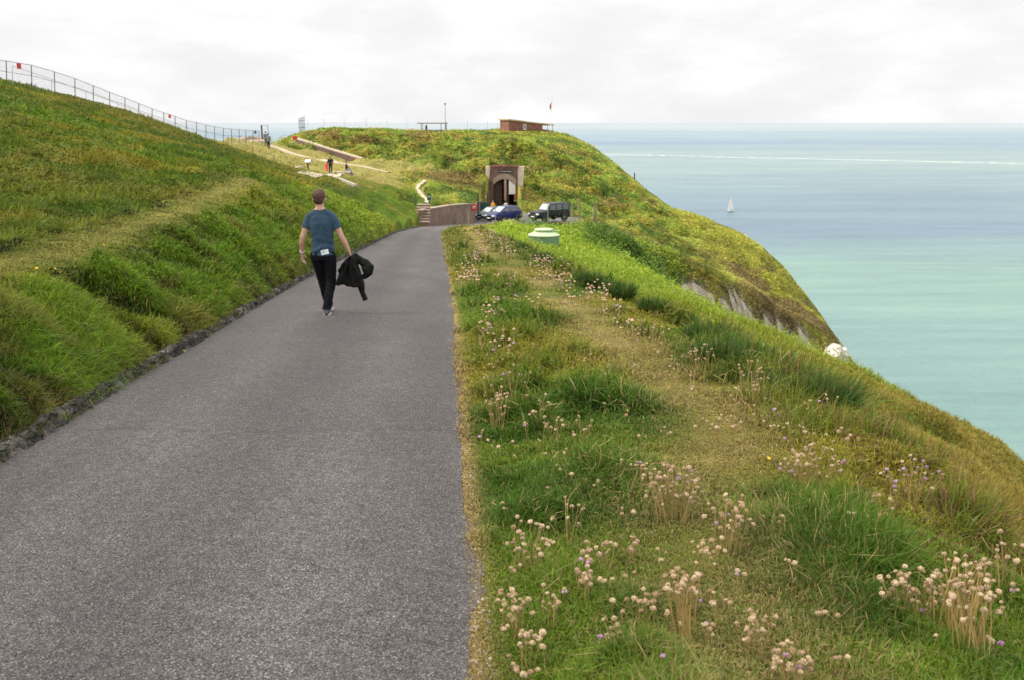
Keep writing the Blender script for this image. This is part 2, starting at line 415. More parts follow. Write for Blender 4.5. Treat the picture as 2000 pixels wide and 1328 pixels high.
m_ground, nt, b, out = new_mat('turf')
at_ = nt.nodes.new('ShaderNodeVertexColor'); at_.layer_name = 'tint'
n1 = noise_node(nt, 9, 6, 0.7); n2 = noise_node(nt, 1.3, 5, 0.65)
mul = nt.nodes.new('ShaderNodeMix'); mul.data_type = 'RGBA'; mul.blend_type = 'MULTIPLY'; mul.inputs['Factor'].default_value = 1
rr = ramp(nt, n1.outputs[0], [(0.25, (0.45, 0.45, 0.45)), (0.75, (1.2, 1.15, 1.1))])
nt.links.new(at_.outputs[0], mul.inputs['A']); nt.links.new(rr.outputs[0], mul.inputs['B'])
mul2 = nt.nodes.new('ShaderNodeMix'); mul2.data_type = 'RGBA'; mul2.blend_type = 'MULTIPLY'; mul2.inputs['Factor'].default_value = 1
rr2 = ramp(nt, n2.outputs[0], [(0.3, (0.65, 0.7, 0.6)), (0.7, (1.15, 1.1, 1.1))])
nt.links.new(mul.outputs['Result'], mul2.inputs['A']); nt.links.new(rr2.outputs[0], mul2.inputs['B'])
nt.links.new(mul2.outputs['Result'], b.inputs['Base Color'])
b.inputs['Roughness'].default_value = 0.95; b.inputs['Specular IOR Level'].default_value = 0.1
bump(nt, n1.outputs[0], b, 0.8, 0.05)
ground = link_mesh('ground', np_mesh('ground', GV, quads, 4, GC.reshape(-1, 3)), m_ground)
ground.data.shade_smooth()
tag(ground, kind='structure')
BVH = BVHTree.FromPolygons([tuple(v) for v in GV.tolist()], [tuple(f) for f in quads.tolist()])
def gz(x, d):
    h = BVH.ray_cast(Vector((x, d, 60)), Vector((0, 0, -1)))
    return h[0].z if h[0] else float(road_z(d))
def on(x, d, dz=0): return Vector((x, d, gz(x, d) + dz))
def pick(px, py):
    """the spot of ground seen at a place in the photograph"""
    d = at(px, py, 1.0).normalized()
    h = BVH.ray_cast(d * 0.5, d)
    return h[0]

# ------------------------------------------------------------------ road
def strip(name, D, xl, xr, z, n, mat, crown=0.0, jit=None):
    t = np.linspace(0, 1, n)
    X = xl[:, None] + t[None] * (xr - xl)[:, None]
    Z = np.repeat(z[:, None], n, 1) + crown * (1 - (2 * t - 1) ** 2)[None]
    V = np.stack([X, np.repeat(D[:, None], n, 1), Z], -1).reshape(-1, 3)
    ix = np.arange(len(D) * n).reshape(len(D), n)
    Q = np.stack([ix[:-1, :-1], ix[:-1, 1:], ix[1:, 1:], ix[1:, :-1]], -1).reshape(-1, 4)
    return V, Q
RD = np.exp(np.linspace(math.log(4.0), math.log(149.7 + 7.0), 900)) - 7.0
jr = np.maximum(fbm(RD * 2.1, RD * 0 + 1, 6) - 0.40, 0) * 0.22 + (fbm(RD * 24, RD * 0 + 5, 3) - .4) * .018; jl = (fbm(RD * 4, RD * 0 + 8, 3) - 0.5) * 0.05
NRC = 25
V, Q = strip('road', RD, road_l(RD) + jl, road_r(RD) + jr, road_z(RD), NRC, None, 0.012)
tt = np.linspace(0, 1, NRC)[None]; RDc = RD[:, None]
trk = 1 + .14 * np.exp(-((tt - .30) / .11) ** 2) + .14 * np.exp(-((tt - .74) / .11) ** 2) - .10 * np.exp(-((tt - .52) / .12) ** 2) - .16 * np.exp(-(tt / .035) ** 2) + .10 * np.exp(-((1 - tt) / .03) ** 2)
trk = trk * (1 + .30 * (fbm(tt * 4 + RDc * .1, RDc * .5, 5) - .5)) * np.where(RDc < 6.55 + .05 * np.sin(tt * 9), 1.0, .955) * np.where(RDc > 13.1 + .1 * tt, 1.05, 1)
seam = np.exp(-((RDc - 6.55 - .05 * np.sin(tt * 9)) / .02) ** 2) * .22
RC = np.repeat((trk - seam).reshape(-1, 1), 3, 1) * np.array([1.09, 1.10, 1.12])
m_road, nt, b, out = new_mat('asphalt')
tc = nt.nodes.new('ShaderNodeTexCoord')
vo = nt.nodes.new('ShaderNodeTexVoronoi'); vo.inputs['Scale'].default_value = 145; nt.links.new(tc.outputs['Object'], vo.inputs['Vector'])
bw = nt.nodes.new('ShaderNodeRGBToBW'); nt.links.new(vo.outputs['Color'], bw.inputs[0])
st = ramp(nt, bw.outputs[0], [(0.0, (.03, .028, .028)), (0.5, (.092, .086, .084)), (0.78, (.14, .131, .128)), (0.93, (.24, .225, .22)), (1.0, (.40, .38, .36))])
pits = ramp(nt, vo.outputs['Distance'], [(0.25, (1, 1, 1)), (0.75, (.28, .28, .28))])
ml = nt.nodes.new('ShaderNodeMix'); ml.data_type = 'RGBA'; ml.blend_type = 'MULTIPLY'; ml.inputs['Factor'].default_value = 1
nt.links.new(st.outputs[0], ml.inputs['A']); nt.links.new(pits.outputs[0], ml.inputs['B'])
big = noise_node(nt, 0.9, 6, 0.6, stretch=(1, 0.35, 1)); big2 = noise_node(nt, 14, 4, 0.7)
rb = ramp(nt, big.outputs[0], [(0.3, (1.3, 1.25, 1.26)), (0.5, (1.5, 1.46, 1.48)), (0.72, (1.8, 1.75, 1.77))])
m2 = nt.nodes.new('ShaderNodeMix'); m2.data_type = 'RGBA'; m2.blend_type = 'MULTIPLY'; m2.inputs['Factor'].default_value = 1
nt.links.new(ml.outputs['Result'], m2.inputs['A']); nt.links.new(rb.outputs[0], m2.inputs['B'])
rb2 = ramp(nt, big2.outputs[0], [(0.3, (.75, .75, .75)), (0.7, (1.2, 1.2, 1.2))])
m3 = nt.nodes.new('ShaderNodeMix'); m3.data_type = 'RGBA'; m3.blend_type = 'MULTIPLY'; m3.inputs['Factor'].default_value = 1
nt.links.new(m2.outputs['Result'], m3.inputs['A']); nt.links.new(rb2.outputs[0], m3.inputs['B'])
vt = nt.nodes.new('ShaderNodeVertexColor'); vt.layer_name = 'tint'
m4 = nt.nodes.new('ShaderNodeMix'); m4.data_type = 'RGBA'; m4.blend_type = 'MULTIPLY'; m4.inputs['Factor'].default_value = 1
nt.links.new(m3.outputs['Result'], m4.inputs['A']); nt.links.new(vt.outputs[0], m4.inputs['B'])
nt.links.new(m4.outputs['Result'], b.inputs['Base Color'])
b.inputs['Roughness'].default_value = 0.85; b.inputs['Specular IOR Level'].default_value = 0.35
iv = nt.nodes.new('ShaderNodeMath'); iv.operation = 'SUBTRACT'; iv.inputs[0].default_value = 1; nt.links.new(vo.outputs['Distance'], iv.inputs[1])
bump(nt, iv.outputs[0], b, 0.9, 0.006)
road = link_mesh('road', np_mesh('road', V, Q, 4, RC), m_road); tag(road, kind='structure'); road.data.shade_smooth()

# broken stone edging on the uphill side of the road
KD = np.exp(np.linspace(math.log(5.0), math.log(79 + 7.0), 3200)) - 7.0
prof = [(0.03, -0.03), (0.0, 0.012), (-0.02, 0.03), (-0.03, 0.07), (-0.05, 0.085), (-0.09, 0.09), (-0.16, 0.05)]
K = []
kb = fbm(KD * 1.6, KD * 0 + 40, 3)
for i, (dx, dz) in enumerate(prof):
    j1 = (fbm(KD * 13, KD * 0 + 3 + i * 2.1, 5) - 0.5); j2 = (fbm(KD * 15, KD * 0 + 33 + i * 1.7, 5) - 0.5)
    K.append(np.stack([road_l(KD) + jl.mean() + dx + j1 * 0.11 * (i > 0), KD, road_z(KD) + dz * (0.35 + 0.9 * kb) + j2 * 0.085 * (i > 1)], -1))
K = np.stack(K, 1); n = len(prof)
ix = np.arange(len(KD) * n).reshape(len(KD), n)
Q = np.stack([ix[:-1, :-1], ix[1:, :-1], ix[1:, 1:], ix[:-1, 1:]], -1).reshape(-1, 4)
m_kerb, nt, b, out = new_mat('rough_stone')
n1 = noise_node(nt, 16, 7, 0.75); n2 = noise_node(nt, 2.6, 4)
vo = nt.nodes.new('ShaderNodeTexVoronoi'); vo.inputs['Scale'].default_value = 6
tc = nt.nodes.new('ShaderNodeTexCoord'); nt.links.new(tc.outputs['Object'], vo.inputs['Vector'])
ad = nt.nodes.new('ShaderNodeMath'); ad.operation = 'MULTIPLY_ADD'; nt.links.new(n1.outputs[0], ad.inputs[0]); ad.inputs[1].default_value = 0.6; nt.links.new(n2.outputs[0], ad.inputs[2])
r1 = ramp(nt, ad.outputs[0], [(0.55, (.018, .017, .014)), (0.82, (.085, .078, .072)), (0.95, (.19, .18, .17)), (1.0, (.28, .265, .25))])
vo.feature = 'DISTANCE_TO_EDGE'; vo.inputs['Scale'].default_value = 8
vc = nt.nodes.new('ShaderNodeTexVoronoi'); vc.inputs['Scale'].default_value = 8; nt.links.new(tc.outputs['Object'], vc.inputs['Vector'])
jw = ramp(nt, vo.outputs['Distance'], [(0.0, (.12, .12, .12)), (0.09, (1, 1, 1))]); cb = nt.nodes.new('ShaderNodeRGBToBW'); nt.links.new(vc.outputs['Color'], cb.inputs[0])
cv = ramp(nt, cb.outputs[0], [(.2, (.4, .4, .38)), (.6, (.75, .75, .73)), (.9, (1.5, 1.45, 1.4))])
k1 = nt.nodes.new('ShaderNodeMix'); k1.data_type = 'RGBA'; k1.blend_type = 'MULTIPLY'; k1.inputs['Factor'].default_value = 1
k2 = nt.nodes.new('ShaderNodeMix'); k2.data_type = 'RGBA'; k2.blend_type = 'MULTIPLY'; k2.inputs['Factor'].default_value = 1
nt.links.new(r1.outputs[0], k1.inputs['A']); nt.links.new(jw.outputs[0], k1.inputs['B']); nt.links.new(k1.outputs['Result'], k2.inputs['A']); nt.links.new(cv.outputs[0], k2.inputs['B'])
nt.links.new(k2.outputs['Result'], b.inputs['Base Color']); b.inputs['Roughness'].default_value = 0.9
ka = nt.nodes.new('ShaderNodeMath'); ka.operation = 'MULTIPLY'; nt.links.new(n1.outputs[0], ka.inputs[0]); nt.links.new(jw.outputs[0], ka.inputs[1])
bump(nt, ka.outputs[0], b, 1.0, 0.05)
kerb = link_mesh('kerb', np_mesh('kerb', K.reshape(-1, 3), Q, 4), m_kerb); tag(kerb, kind='structure')

# ------------------------------------------------------------------ sea
m_sea, nt, b, out = new_mat('sea_water')
tc = nt.nodes.new('ShaderNodeTexCoord')
band = noise_node(nt, 1.0, 4, 0.5, stretch=(0.00022, 0.0013, 1), vec=tc.outputs['Object'])
band2 = noise_node(nt, 1.0, 6, 0.6, stretch=(0.003, 0.012, 1), vec=tc.outputs['Object'])
sep = nt.nodes.new('ShaderNodeSeparateXYZ'); nt.links.new(tc.outputs['Object'], sep.inputs[0])
wb = noise_node(nt, 1.0, 3, 0.5, stretch=(0.0012, 0.002, 1), vec=tc.outputs['Object'])
def math_(op, a, bb, c=None):
    m = nt.nodes.new('ShaderNodeMath'); m.operation = op
    for i, s in enumerate((a, bb, c)):
        if s is None: continue
        if isinstance(s, (int, float)): m.inputs[i].default_value = s
        else: nt.links.new(s, m.inputs[i])
    return m.outputs[0]
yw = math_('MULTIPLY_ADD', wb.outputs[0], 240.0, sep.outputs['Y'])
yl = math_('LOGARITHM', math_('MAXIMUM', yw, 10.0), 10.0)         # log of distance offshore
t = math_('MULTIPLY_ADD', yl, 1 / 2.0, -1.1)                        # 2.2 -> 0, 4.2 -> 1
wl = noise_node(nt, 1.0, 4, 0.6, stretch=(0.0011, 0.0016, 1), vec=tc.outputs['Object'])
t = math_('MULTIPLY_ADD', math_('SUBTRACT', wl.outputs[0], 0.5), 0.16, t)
sh = ramp(nt, t, [(0.0, (.150, .262, .232)), (0.22, (.138, .248, .228)), (0.345, (.120, .220, .212)), (0.385, (.086, .155, .212)), (0.45, (.082, .148, .21)), (0.495, (.115, .19, .222)), (0.56, (.142, .218, .232)), (0.66, (.142, .212, .24)), (0.72, (.105, .18, .242)), (0.79, (.125, .20, .26)), (0.87, (.155, .225, .275)), (0.95, (.19, .245, .285)), (1.0, (.22, .265, .30))])  # farthest stops paler: horizon haze painted into the water colour
tint = ramp(nt, band.outputs[0], [(0.35, (.80, .82, 1.0)), (0.65, (1.25, 1.2, 1.05))])
mm = nt.nodes.new('ShaderNodeMix'); mm.data_type = 'RGBA'; mm.blend_type = 'MULTIPLY'; mm.inputs['Factor'].default_value = 0.8
nt.links.new(sh.outputs[0], mm.inputs['A']); nt.links.new(tint.outputs[0], mm.inputs['B'])
tint2 = ramp(nt, band2.outputs[0], [(0.3, (.76, .80, .86)), (0.7, (1.2, 1.18, 1.12))])
mm2 = nt.nodes.new('ShaderNodeMix'); mm2.data_type = 'RGBA'; mm2.blend_type = 'MULTIPLY'; mm2.inputs['Factor'].default_value = 1
nt.links.new(mm.outputs['Result'], mm2.inputs['A']); nt.links.new(tint2.outputs[0], mm2.inputs['B'])
band3 = noise_node(nt, 1.0, 5, 0.65, stretch=(0.010, 0.05, 1), vec=tc.outputs['Object'])
tint3 = ramp(nt, band3.outputs[0], [(0.32, (.86, .89, .92)), (0.68, (1.14, 1.11, 1.08))])
mmx = nt.nodes.new('ShaderNodeMix'); mmx.data_type = 'RGBA'; mmx.blend_type = 'MULTIPLY'; mmx.inputs['Factor'].default_value = 1
nt.links.new(mm2.outputs['Result'], mmx.inputs['A']); nt.links.new(tint3.outputs[0], mmx.inputs['B']); mm2 = mmx
# breakers over the bar offshore
fx = noise_node(nt, 1.0, 3, 0.5, stretch=(0.004, 0.0, 1), vec=tc.outputs['Object'])
fl = noise_node(nt, 1.0, 6, 0.75, stretch=(0.06, 0.05, 1), vec=tc.outputs['Object'])
line = math_('MULTIPLY_ADD', sep.outputs['X'], -0.72, 2880.0)
line = math_('MULTIPLY_ADD', fx.outputs[0], 220.0, line)
dist = math_('ABSOLUTE', math_('SUBTRACT', sep.outputs['Y'], line), 0)
foam = math_('MULTIPLY', math_('SUBTRACT', 1.0, math_('MINIMUM', math_('DIVIDE', dist, 70.0), 1.0)), math_('GREATER_THAN', sep.outputs['X'], 150.0))
foam = math_('MULTIPLY', foam, math_('LESS_THAN', sep.outputs['X'], 1120.0))
foam = math_('GREATER_THAN', math_('MULTIPLY_ADD', foam, 0.33, fl.outputs[0]), 0.79)
mm3 = nt.nodes.new('ShaderNodeMix'); mm3.data_type = 'RGBA'
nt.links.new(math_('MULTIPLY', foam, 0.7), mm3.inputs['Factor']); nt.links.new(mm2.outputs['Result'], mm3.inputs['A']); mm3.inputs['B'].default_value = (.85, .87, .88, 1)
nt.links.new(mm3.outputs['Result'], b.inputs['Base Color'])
b.inputs['Roughness'].default_value = 0.35; b.inputs['Specular IOR Level'].default_value = 0.30
wv = noise_node(nt, 1.0, 7, 0.7, stretch=(0.05, 0.11, 1), vec=tc.outputs['Object'])
bump(nt, wv.outputs[0], b, 1.0, 3.0)
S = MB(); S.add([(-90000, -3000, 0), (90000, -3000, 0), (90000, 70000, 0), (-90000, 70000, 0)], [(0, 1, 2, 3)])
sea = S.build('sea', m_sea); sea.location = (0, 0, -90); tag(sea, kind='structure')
# ------------------------------------------------------------------ daylight
SUN_EL, SUN_AZ = R(52), R(-97)           # azimuth measured clockwise from +Y; the sun stands to the left
W = bpy.data.worlds.new('World'); SC.world = W; W.use_nodes = True
nt = W.node_tree; nt.nodes.clear()
wo = nt.nodes.new('ShaderNodeOutputWorld'); bg = nt.nodes.new('ShaderNodeBackground'); nt.links.new(bg.outputs[0], wo.inputs[0])
sky = nt.nodes.new('ShaderNodeTexSky'); sky.sky_type = 'NISHITA'; sky.sun_disc = False
sky.sun_elevation = SUN_EL; sky.sun_rotation = SUN_AZ; sky.dust_density = 3.0; sky.altitude = 90
tc = nt.nodes.new('ShaderNodeTexCoord')
mp = nt.nodes.new('ShaderNodeMapping'); mp.inputs['Scale'].default_value = (3.0, 3.0, 9.0); nt.links.new(tc.outputs['Generated'], mp.inputs[0])
c1 = nt.nodes.new('ShaderNodeTexNoise'); c1.inputs['Scale'].default_value = 2.6; c1.inputs['Detail'].default_value = 8; c1.inputs['Roughness'].default_value = 0.55
nt.links.new(mp.outputs[0], c1.inputs['Vector'])
cc = ramp(nt, c1.outputs[0], [(0.36, (9.5, 9.5, 9.58)), (0.47, (9.82, 9.82, 9.84)), (0.55, (10.2, 10.2, 10.22)), (0.64, (11, 11, 11))])
mx = nt.nodes.new('ShaderNodeMix'); mx.data_type = 'RGBA'
cov = ramp(nt, c1.outputs[0], [(0.2, (.93, .93, .93)), (0.55, (.98, .98, .98))])
nt.links.new(cov.outputs[0], mx.inputs['Factor']); nt.links.new(sky.outputs[0], mx.inputs['A']); nt.links.new(cc.outputs[0], mx.inputs['B'])
sx = nt.nodes.new('ShaderNodeSeparateXYZ'); nt.links.new(tc.outputs['Generated'], sx.inputs[0])
zen = ramp(nt, sx.outputs['Z'], [(0.16, (1, 1, 1)), (0.65, (1.85, 1.8, 1.72))])      # an overcast sky is brightest overhead
mz = nt.nodes.new('ShaderNodeMix'); mz.data_type = 'RGBA'; mz.blend_type = 'MULTIPLY'; mz.inputs['Factor'].default_value = 1
nt.links.new(mx.outputs['Result'], mz.inputs['A']); nt.links.new(zen.outputs[0], mz.inputs['B'])
nt.links.new(mz.outputs['Result'], bg.inputs[0]); bg.inputs[1].default_value = 0.0985
sd = bpy.data.lights.new('sun', 'SUN'); sd.energy = 5.0; sd.angle = R(1.5); sd.color = (1, 0.91, 0.74)
sun = bpy.data.objects.new('sun', sd); COL.objects.link(sun)
SUND = Vector((math.sin(SUN_AZ) * math.cos(SUN_EL), math.cos(SUN_AZ) * math.cos(SUN_EL), math.sin(SUN_EL)))   # towards the sun
sun.rotation_euler = SUND.to_track_quat('Z', 'Y').to_euler(); sun.location = (-60, -20, 90)

# unseen cloud added overhead, outlined so its shadow covers the foreground
foot = [(-75, -55), (45, -55), (18, -18), (5.5, -3), (4, 8), (2, 20), (-2.5, 34), (-10, 46), (-26, 74), (-44, 98), (-75, 118), (-110, 90), (-115, 0)]
H = 340.0; k = H / SUND.z
cx = sum(p[0] for p in foot) / len(foot); cy = sum(p[1] for p in foot) / len(foot)
cm = MB(); ring_n = 96; lay = [(-4, .55), (-2, .9), (0, 1.0), (6, .97), (16, .86), (30, .62), (40, .3)]
def foot_at(t):
    n = len(foot); f = t * n; i = int(f) % n; u = f - int(f)
    P = [foot[(i + j - 1) % n] for j in range(4)]
    cr = lambda a, b, c, d: 0.5 * (2 * b + (c - a) * u + (2 * a - 5 * b + 4 * c - d) * u * u + (3 * b - a - 3 * c + d) * u ** 3)
    return cr(*[p[0] for p in P]), cr(*[p[1] for p in P])
vs = []; fs = []
for li, (dz, sc) in enumerate(lay):
    for i in range(ring_n):
        x, y = foot_at(i / ring_n)
        w = 1 + 0.10 * mnoise.noise(Vector((x * .03, y * .03, dz * .04)))
        vs.append((cx + (x - cx) * sc * w + SUND.x * k, cy + (y - cy) * sc * w + SUND.y * k, H + dz * (1 + .3 * mnoise.noise(Vector((x * .05, y * .05, 3))))))
for li in range(len(lay) - 1):
    for i in range(ring_n):
        fs.append((li * ring_n + i, li * ring_n + (i + 1) % ring_n, (li + 1) * ring_n + (i + 1) % ring_n, (li + 1) * ring_n + i))
fs.append(tuple(range(ring_n - 1, -1, -1))); fs.append(tuple((len(lay) - 1) * ring_n + i for i in range(ring_n)))
cm.add(vs, fs)
m_cloud, nt, b, out = new_mat('shade_cloud')
tr = nt.nodes.new('ShaderNodeBsdfTransparent'); ms = nt.nodes.new('ShaderNodeMixShader')
b.inputs['Base Color'].default_value = (.9, .9, .92, 1); b.inputs['Roughness'].default_value = 1
cn = noise_node(nt, 0.03, 4); cr_ = ramp(nt, cn.outputs[0], [(0.3, (.30, .30, .30)), (0.6, (.50, .50, .50))])
nt.links.new(cr_.outputs[0], ms.inputs[0]); nt.links.new(tr.outputs[0], ms.inputs[1]); nt.links.new(b.outputs[0], ms.inputs[2]); nt.links.new(ms.outputs[0], out.inputs[0])
cl = cm.build('shade_cloud', m_cloud, smooth=True); tag(cl, kind='structure')
# ------------------------------------------------------------------ grass and leaves (stuff)
def leaf_mat(name, transl=0.35, tint=(1, 1, 1)):
    m, nt, b, out = new_mat(name)
    a = nt.nodes.new('ShaderNodeVertexColor'); a.layer_name = 'tint'
    df = nt.nodes.new('ShaderNodeBsdfDiffuse'); tl = nt.nodes.new('ShaderNodeBsdfTranslucent')
    gl = nt.nodes.new('ShaderNodeBsdfGlossy'); gl.inputs['Roughness'].default_value = 0.45
    nz = noise_node(nt, 3.0, 3); rz = ramp(nt, nz.outputs[0], [(0.3, (.8, .8, .8)), (0.7, (1.15, 1.15, 1.15))])
    mu = nt.nodes.new('ShaderNodeMix'); mu.data_type = 'RGBA'; mu.blend_type = 'MULTIPLY'; mu.inputs['Factor'].default_value = 1
    nt.links.new(a.outputs[0], mu.inputs['A']); nt.links.new(rz.outputs[0], mu.inputs['B'])
    nt.links.new(mu.outputs['Result'], df.inputs[0]); nt.links.new(mu.outputs['Result'], tl.inputs[0])
    m1 = nt.nodes.new('ShaderNodeMixShader'); m1.inputs[0].default_value = transl
    nt.links.new(df.outputs[0], m1.inputs[1]); nt.links.new(tl.outputs[0], m1.inputs[2])
    m2 = nt.nodes.new('ShaderNodeMixShader'); m2.inputs[0].default_value = 0.025
    nt.links.new(m1.outputs[0], m2.inputs[1]); nt.links.new(gl.outputs[0], m2.inputs[2])
    nt.links.new(m2.outputs[0], out.inputs[0]); nt.nodes.remove(b)
    return m
M_GRASS = leaf_mat('grass_blade'); M_LEAF = leaf_mat('leaf', 0.25)

def unit(v): return v / np.maximum(np.linalg.norm(v, axis=1, keepdims=True), 1e-9)
def make_blades(P, dirn, h, w, bend, col, tipmul=1.25, basemul=0.6):
    """curved blades: five points, three faces each"""
    n = len(P)
    a = rng.random(n) * 2 * np.pi
    side = np.stack([np.cos(a), np.sin(a), np.zeros(n)], 1)
    side = unit(side - dirn * np.sum(side * dirn, 1, keepdims=True))
    out = unit(np.cross(dirn, side)) * np.sign(rng.random((n, 1)) - .5)
    mid = P + dirn * (h * .55)[:, None] + out * (h * bend * .25)[:, None]
    tip = P + dirn * (h * (1 - .35 * np.abs(bend)))[:, None] + out * (h * bend)[:, None] - np.array([0, 0, 1.0]) * (h * np.abs(bend) * .25)[:, None]
    s = side * (w / 2)[:, None]
    V = np.stack([P - s, P + s, mid - s * .8, mid + s * .8, tip], 1).reshape(-1, 3)
    o = (np.arange(n) * 5)[:, None, None]
    T = (np.array([[0, 1, 3], [0, 3, 2], [2, 3, 4]])[None] + o).reshape(-1, 3)
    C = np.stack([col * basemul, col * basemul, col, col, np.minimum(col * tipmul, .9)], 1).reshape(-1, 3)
    return V, T, C
def make_slivers(P, dirn, h, w, col, basemul=0.7):
    n = len(P); a = rng.random(n) * 2 * np.pi
    side = np.stack([np.cos(a), np.sin(a), np.zeros(n)], 1)
    s = side * (w / 2)[:, None]
    V = np.stack([P - s, P + s, P + dirn * h[:, None]], 1).reshape(-1, 3)
    T = np.arange(n * 3).reshape(-1, 3)
    C = np.stack([col * basemul, col * basemul, col * 1.15], 1).reshape(-1, 3)
    return V, T, C
def make_leaves(P, size, col, up=0.5):
    """loose leaf-like rhombs tilted every way"""
    n = len(P)
    nr = rng.normal(size=(n, 3)); nr[:, 2] = np.abs(nr[:, 2]) + up; nr = unit(nr)
    a = unit(np.cross(nr, rng.normal(size=(n, 3)))); b = np.cross(nr, a)
    L = size[:, None]; 
    V = np.stack([P - a * L * .6, P + b * L * .3 - nr * L * .08, P + a * L * .6, P - b * L * .3 - nr * L * .08], 1).reshape(-1, 3)
    o = (np.arange(n) * 4)[:, None, None]
    T = (np.array([[0, 1, 2], [0, 2, 3]])[None] + o).reshape(-1, 3)
    C = np.repeat(col, 4, 0)
    return V, T, C
def join(parts):
    V = []; T = []; C = []; n = 0
    for v, t, c in parts:
        V.append(v); T.append(t + n); C.append(c); n += len(v)
    return np.concatenate(V), np.concatenate(T), np.concatenate(C)

# cells of the ground, weighted by how large they look
cA = (GV.reshape(ND, NC, 3)[1:, 1:] - GV.reshape(ND, NC, 3)[:-1, :-1]); cB = (GV.reshape(ND, NC, 3)[1:, :-1] - GV.reshape(ND, NC, 3)[:-1, 1:])
cr = np.cross(cA, -cB) / 2
cr = np.where(cr[..., 2:] < 0, -cr, cr)
area = np.linalg.norm(cr, axis=-1); cn = cr / np.maximum(area[..., None], 1e-9)
cc = (GV.reshape(ND, NC, 3)[1:, 1:] + GV.reshape(ND, NC, 3)[:-1, :-1]) / 2
dep = cc[..., 1] * CP - cc[..., 2] * SP
dist = np.linalg.norm(cc, axis=-1)
cosv = -np.sum(cc * cn, -1) / dist
pxa = np.where((dep > 1.5) & (np.abs(cc[..., 0]) < .56 * dep + 1.2) & (cosv > -0.25), area * np.maximum(cosv, .10) / np.maximum(dep, 1) ** 2 * (F * 1024 / 2000) ** 2, 0)
ucol = (cc[..., 0], cc[..., 1])
cX, cD = cc[..., 0], cc[..., 1]
notroad = ~((cX > road_l(cD) - 0.05) & (cX < road_r(cD) - 0.01) & (cD < 141))
Pg = GV.reshape(ND, NC, 3)
def sample(weight):
    w = (pxa * weight * notroad).ravel()
    n = rng.poisson(w)
    ci = np.repeat(np.arange(len(w)), n)
    i, j = ci // (NC - 1), ci % (NC - 1)
    u = rng.random(len(ci))[:, None]; v = rng.random(len(ci))[:, None]
    P = (Pg[i, j] * (1 - u) + Pg[i, j + 1] * u) * (1 - v) + (Pg[i + 1, j] * (1 - u) + Pg[i + 1, j + 1] * u) * v
    return P, cn[i, j]
def vary(c, s=0.28):
    n = len(c)
    return np.clip(c * (1 + s * rng.normal(size=(n, 1))) * (1 + .06 * rng.normal(size=(n, 3))), .008, .85)
def grass_obj(name, VTC, mat=None):
    V, T, C = VTC
    o = link_mesh(name, np_mesh(name, V, T, 3, C), mat or M_GRASS)
    return tag(o, kind='stuff')
UP = np.array([0, 0, 1.0])
rv, rl, rpv, rb, rpb, rh = regions(cX, cD)

# verge: short worn turf with longer tufts
def verge_len(x, d):
    r = road_r(d); e = verge_e(d)
    n = fbm(x * 1.5 + 5, d * 1.5, 3); pv = regions(x, d)[2]
    L = 0.03 + 0.15 * sstep(.47, .72, n) * (1 - .95 * pv) + .04 * sstep(.3, .6, n)
    L *= sstep(0.0, 0.5, x - r) * .6 + .4
    L = L * (1 - .65 * pv)
    L += 0.10 * sstep(-.75, -.1, x - e) * (d < 60) * sstep(.38, .62, fbm(x * .9, d * .9 + 7, 2))
    return L
P, N = sample(rv * (cD < 93) * np.where(cD < 14, 1.0, .8))
x, d = P[:, 0], P[:, 1]; n = len(P)
L = verge_len(x, d) * (1 - .72 * np.exp(-((x - 1.42) ** 2 + (d - 2.95) ** 2) / .16)) * (1 - .6 * np.exp(-((x - .62) ** 2 + (d - 3.2) ** 2) / .03)) * (.6 + .8 * rng.random(n)) * (1 + .012 * d)
pv = regions(x, d)[2]
wdt = np.maximum(.0034, .00085 * d) * (.6 + .8 * rng.random(n)) * (1 + 2.0 * L)
dr = unit(N * .5 + UP * .7 + rng.normal(size=(n, 3)) * np.array([.5, .5, .16]))
col = vary(surf_col(x, d, P[:, 2]) * 1.28)
lush = sstep(.07, .17, L)[:, None]
col = col * (1 - lush * .55) + np.array([.058, .135, .010]) * lush * .55 * (1 + .25 * rng.normal(size=(n, 1)))
dryc = (rng.random(n) < .07 + .38 * pv + .6 * np.exp(-((x - road_r(d)) / .075) ** 2))[:, None]
col = np.where(dryc, np.array([.42, .31, .14]) * (.6 + .7 * rng.random((n, 1))), col)
redz = ((x > verge_e(d) - .5) & (d > 4) & (d < 12) & (rng.random(n) < .22))[:, None]
col = np.where(redz, np.array([.23, .11, .06]) * (.6 + .7 * rng.random((n, 1))), col)
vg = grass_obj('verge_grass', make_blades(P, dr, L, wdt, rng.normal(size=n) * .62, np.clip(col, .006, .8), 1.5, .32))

# bank beside the road: long grass combed downhill
P, N = sample(np.maximum(rb, ((cX < road_l(cD)) & (cX > bank_x(cD) - 1.8) & (cD < 62))) * np.where(cD < 25, 1.1, 0.9))
x, d = P[:, 0], P[:, 1]; n = len(P)
pb = regions(x, d)[4]
tn = fbm(x * .55 + d * .15, d * 1.9 + x * .55 + 3, 3)
L = (.05 + .15 * sstep(.38, .62, tn)) * (1 - .6 * np.exp(-((x - bank_x(d) - .1) / .5) ** 2)) * (.6 + .8 * rng.random(n)) * (1 - .8 * pb) + .02
L = np.where(road_l(d) - x < .22, .10 + .10 * rng.random(n), L)
wdt = np.maximum(.005, .00085 * d) * (.7 + .6 * rng.random(n))
dr = unit(N * .55 + UP * .35 + np.array([.55, -.25, -.12]) + rng.normal(size=(n, 3)) * .38)
col = vary(surf_col(x, d, P[:, 2]))
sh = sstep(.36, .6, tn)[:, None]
col = col * np.where(pb[:, None] > .3, 1.05, .19 + 1.2 * sh)  # shade in the gaps between tussocks painted into the blade colour
dryc = (rng.random(n) < .05 + .08 * pb + .22 * (1 - sstep(.1, .5, road_l(d) - x)))[:, None]
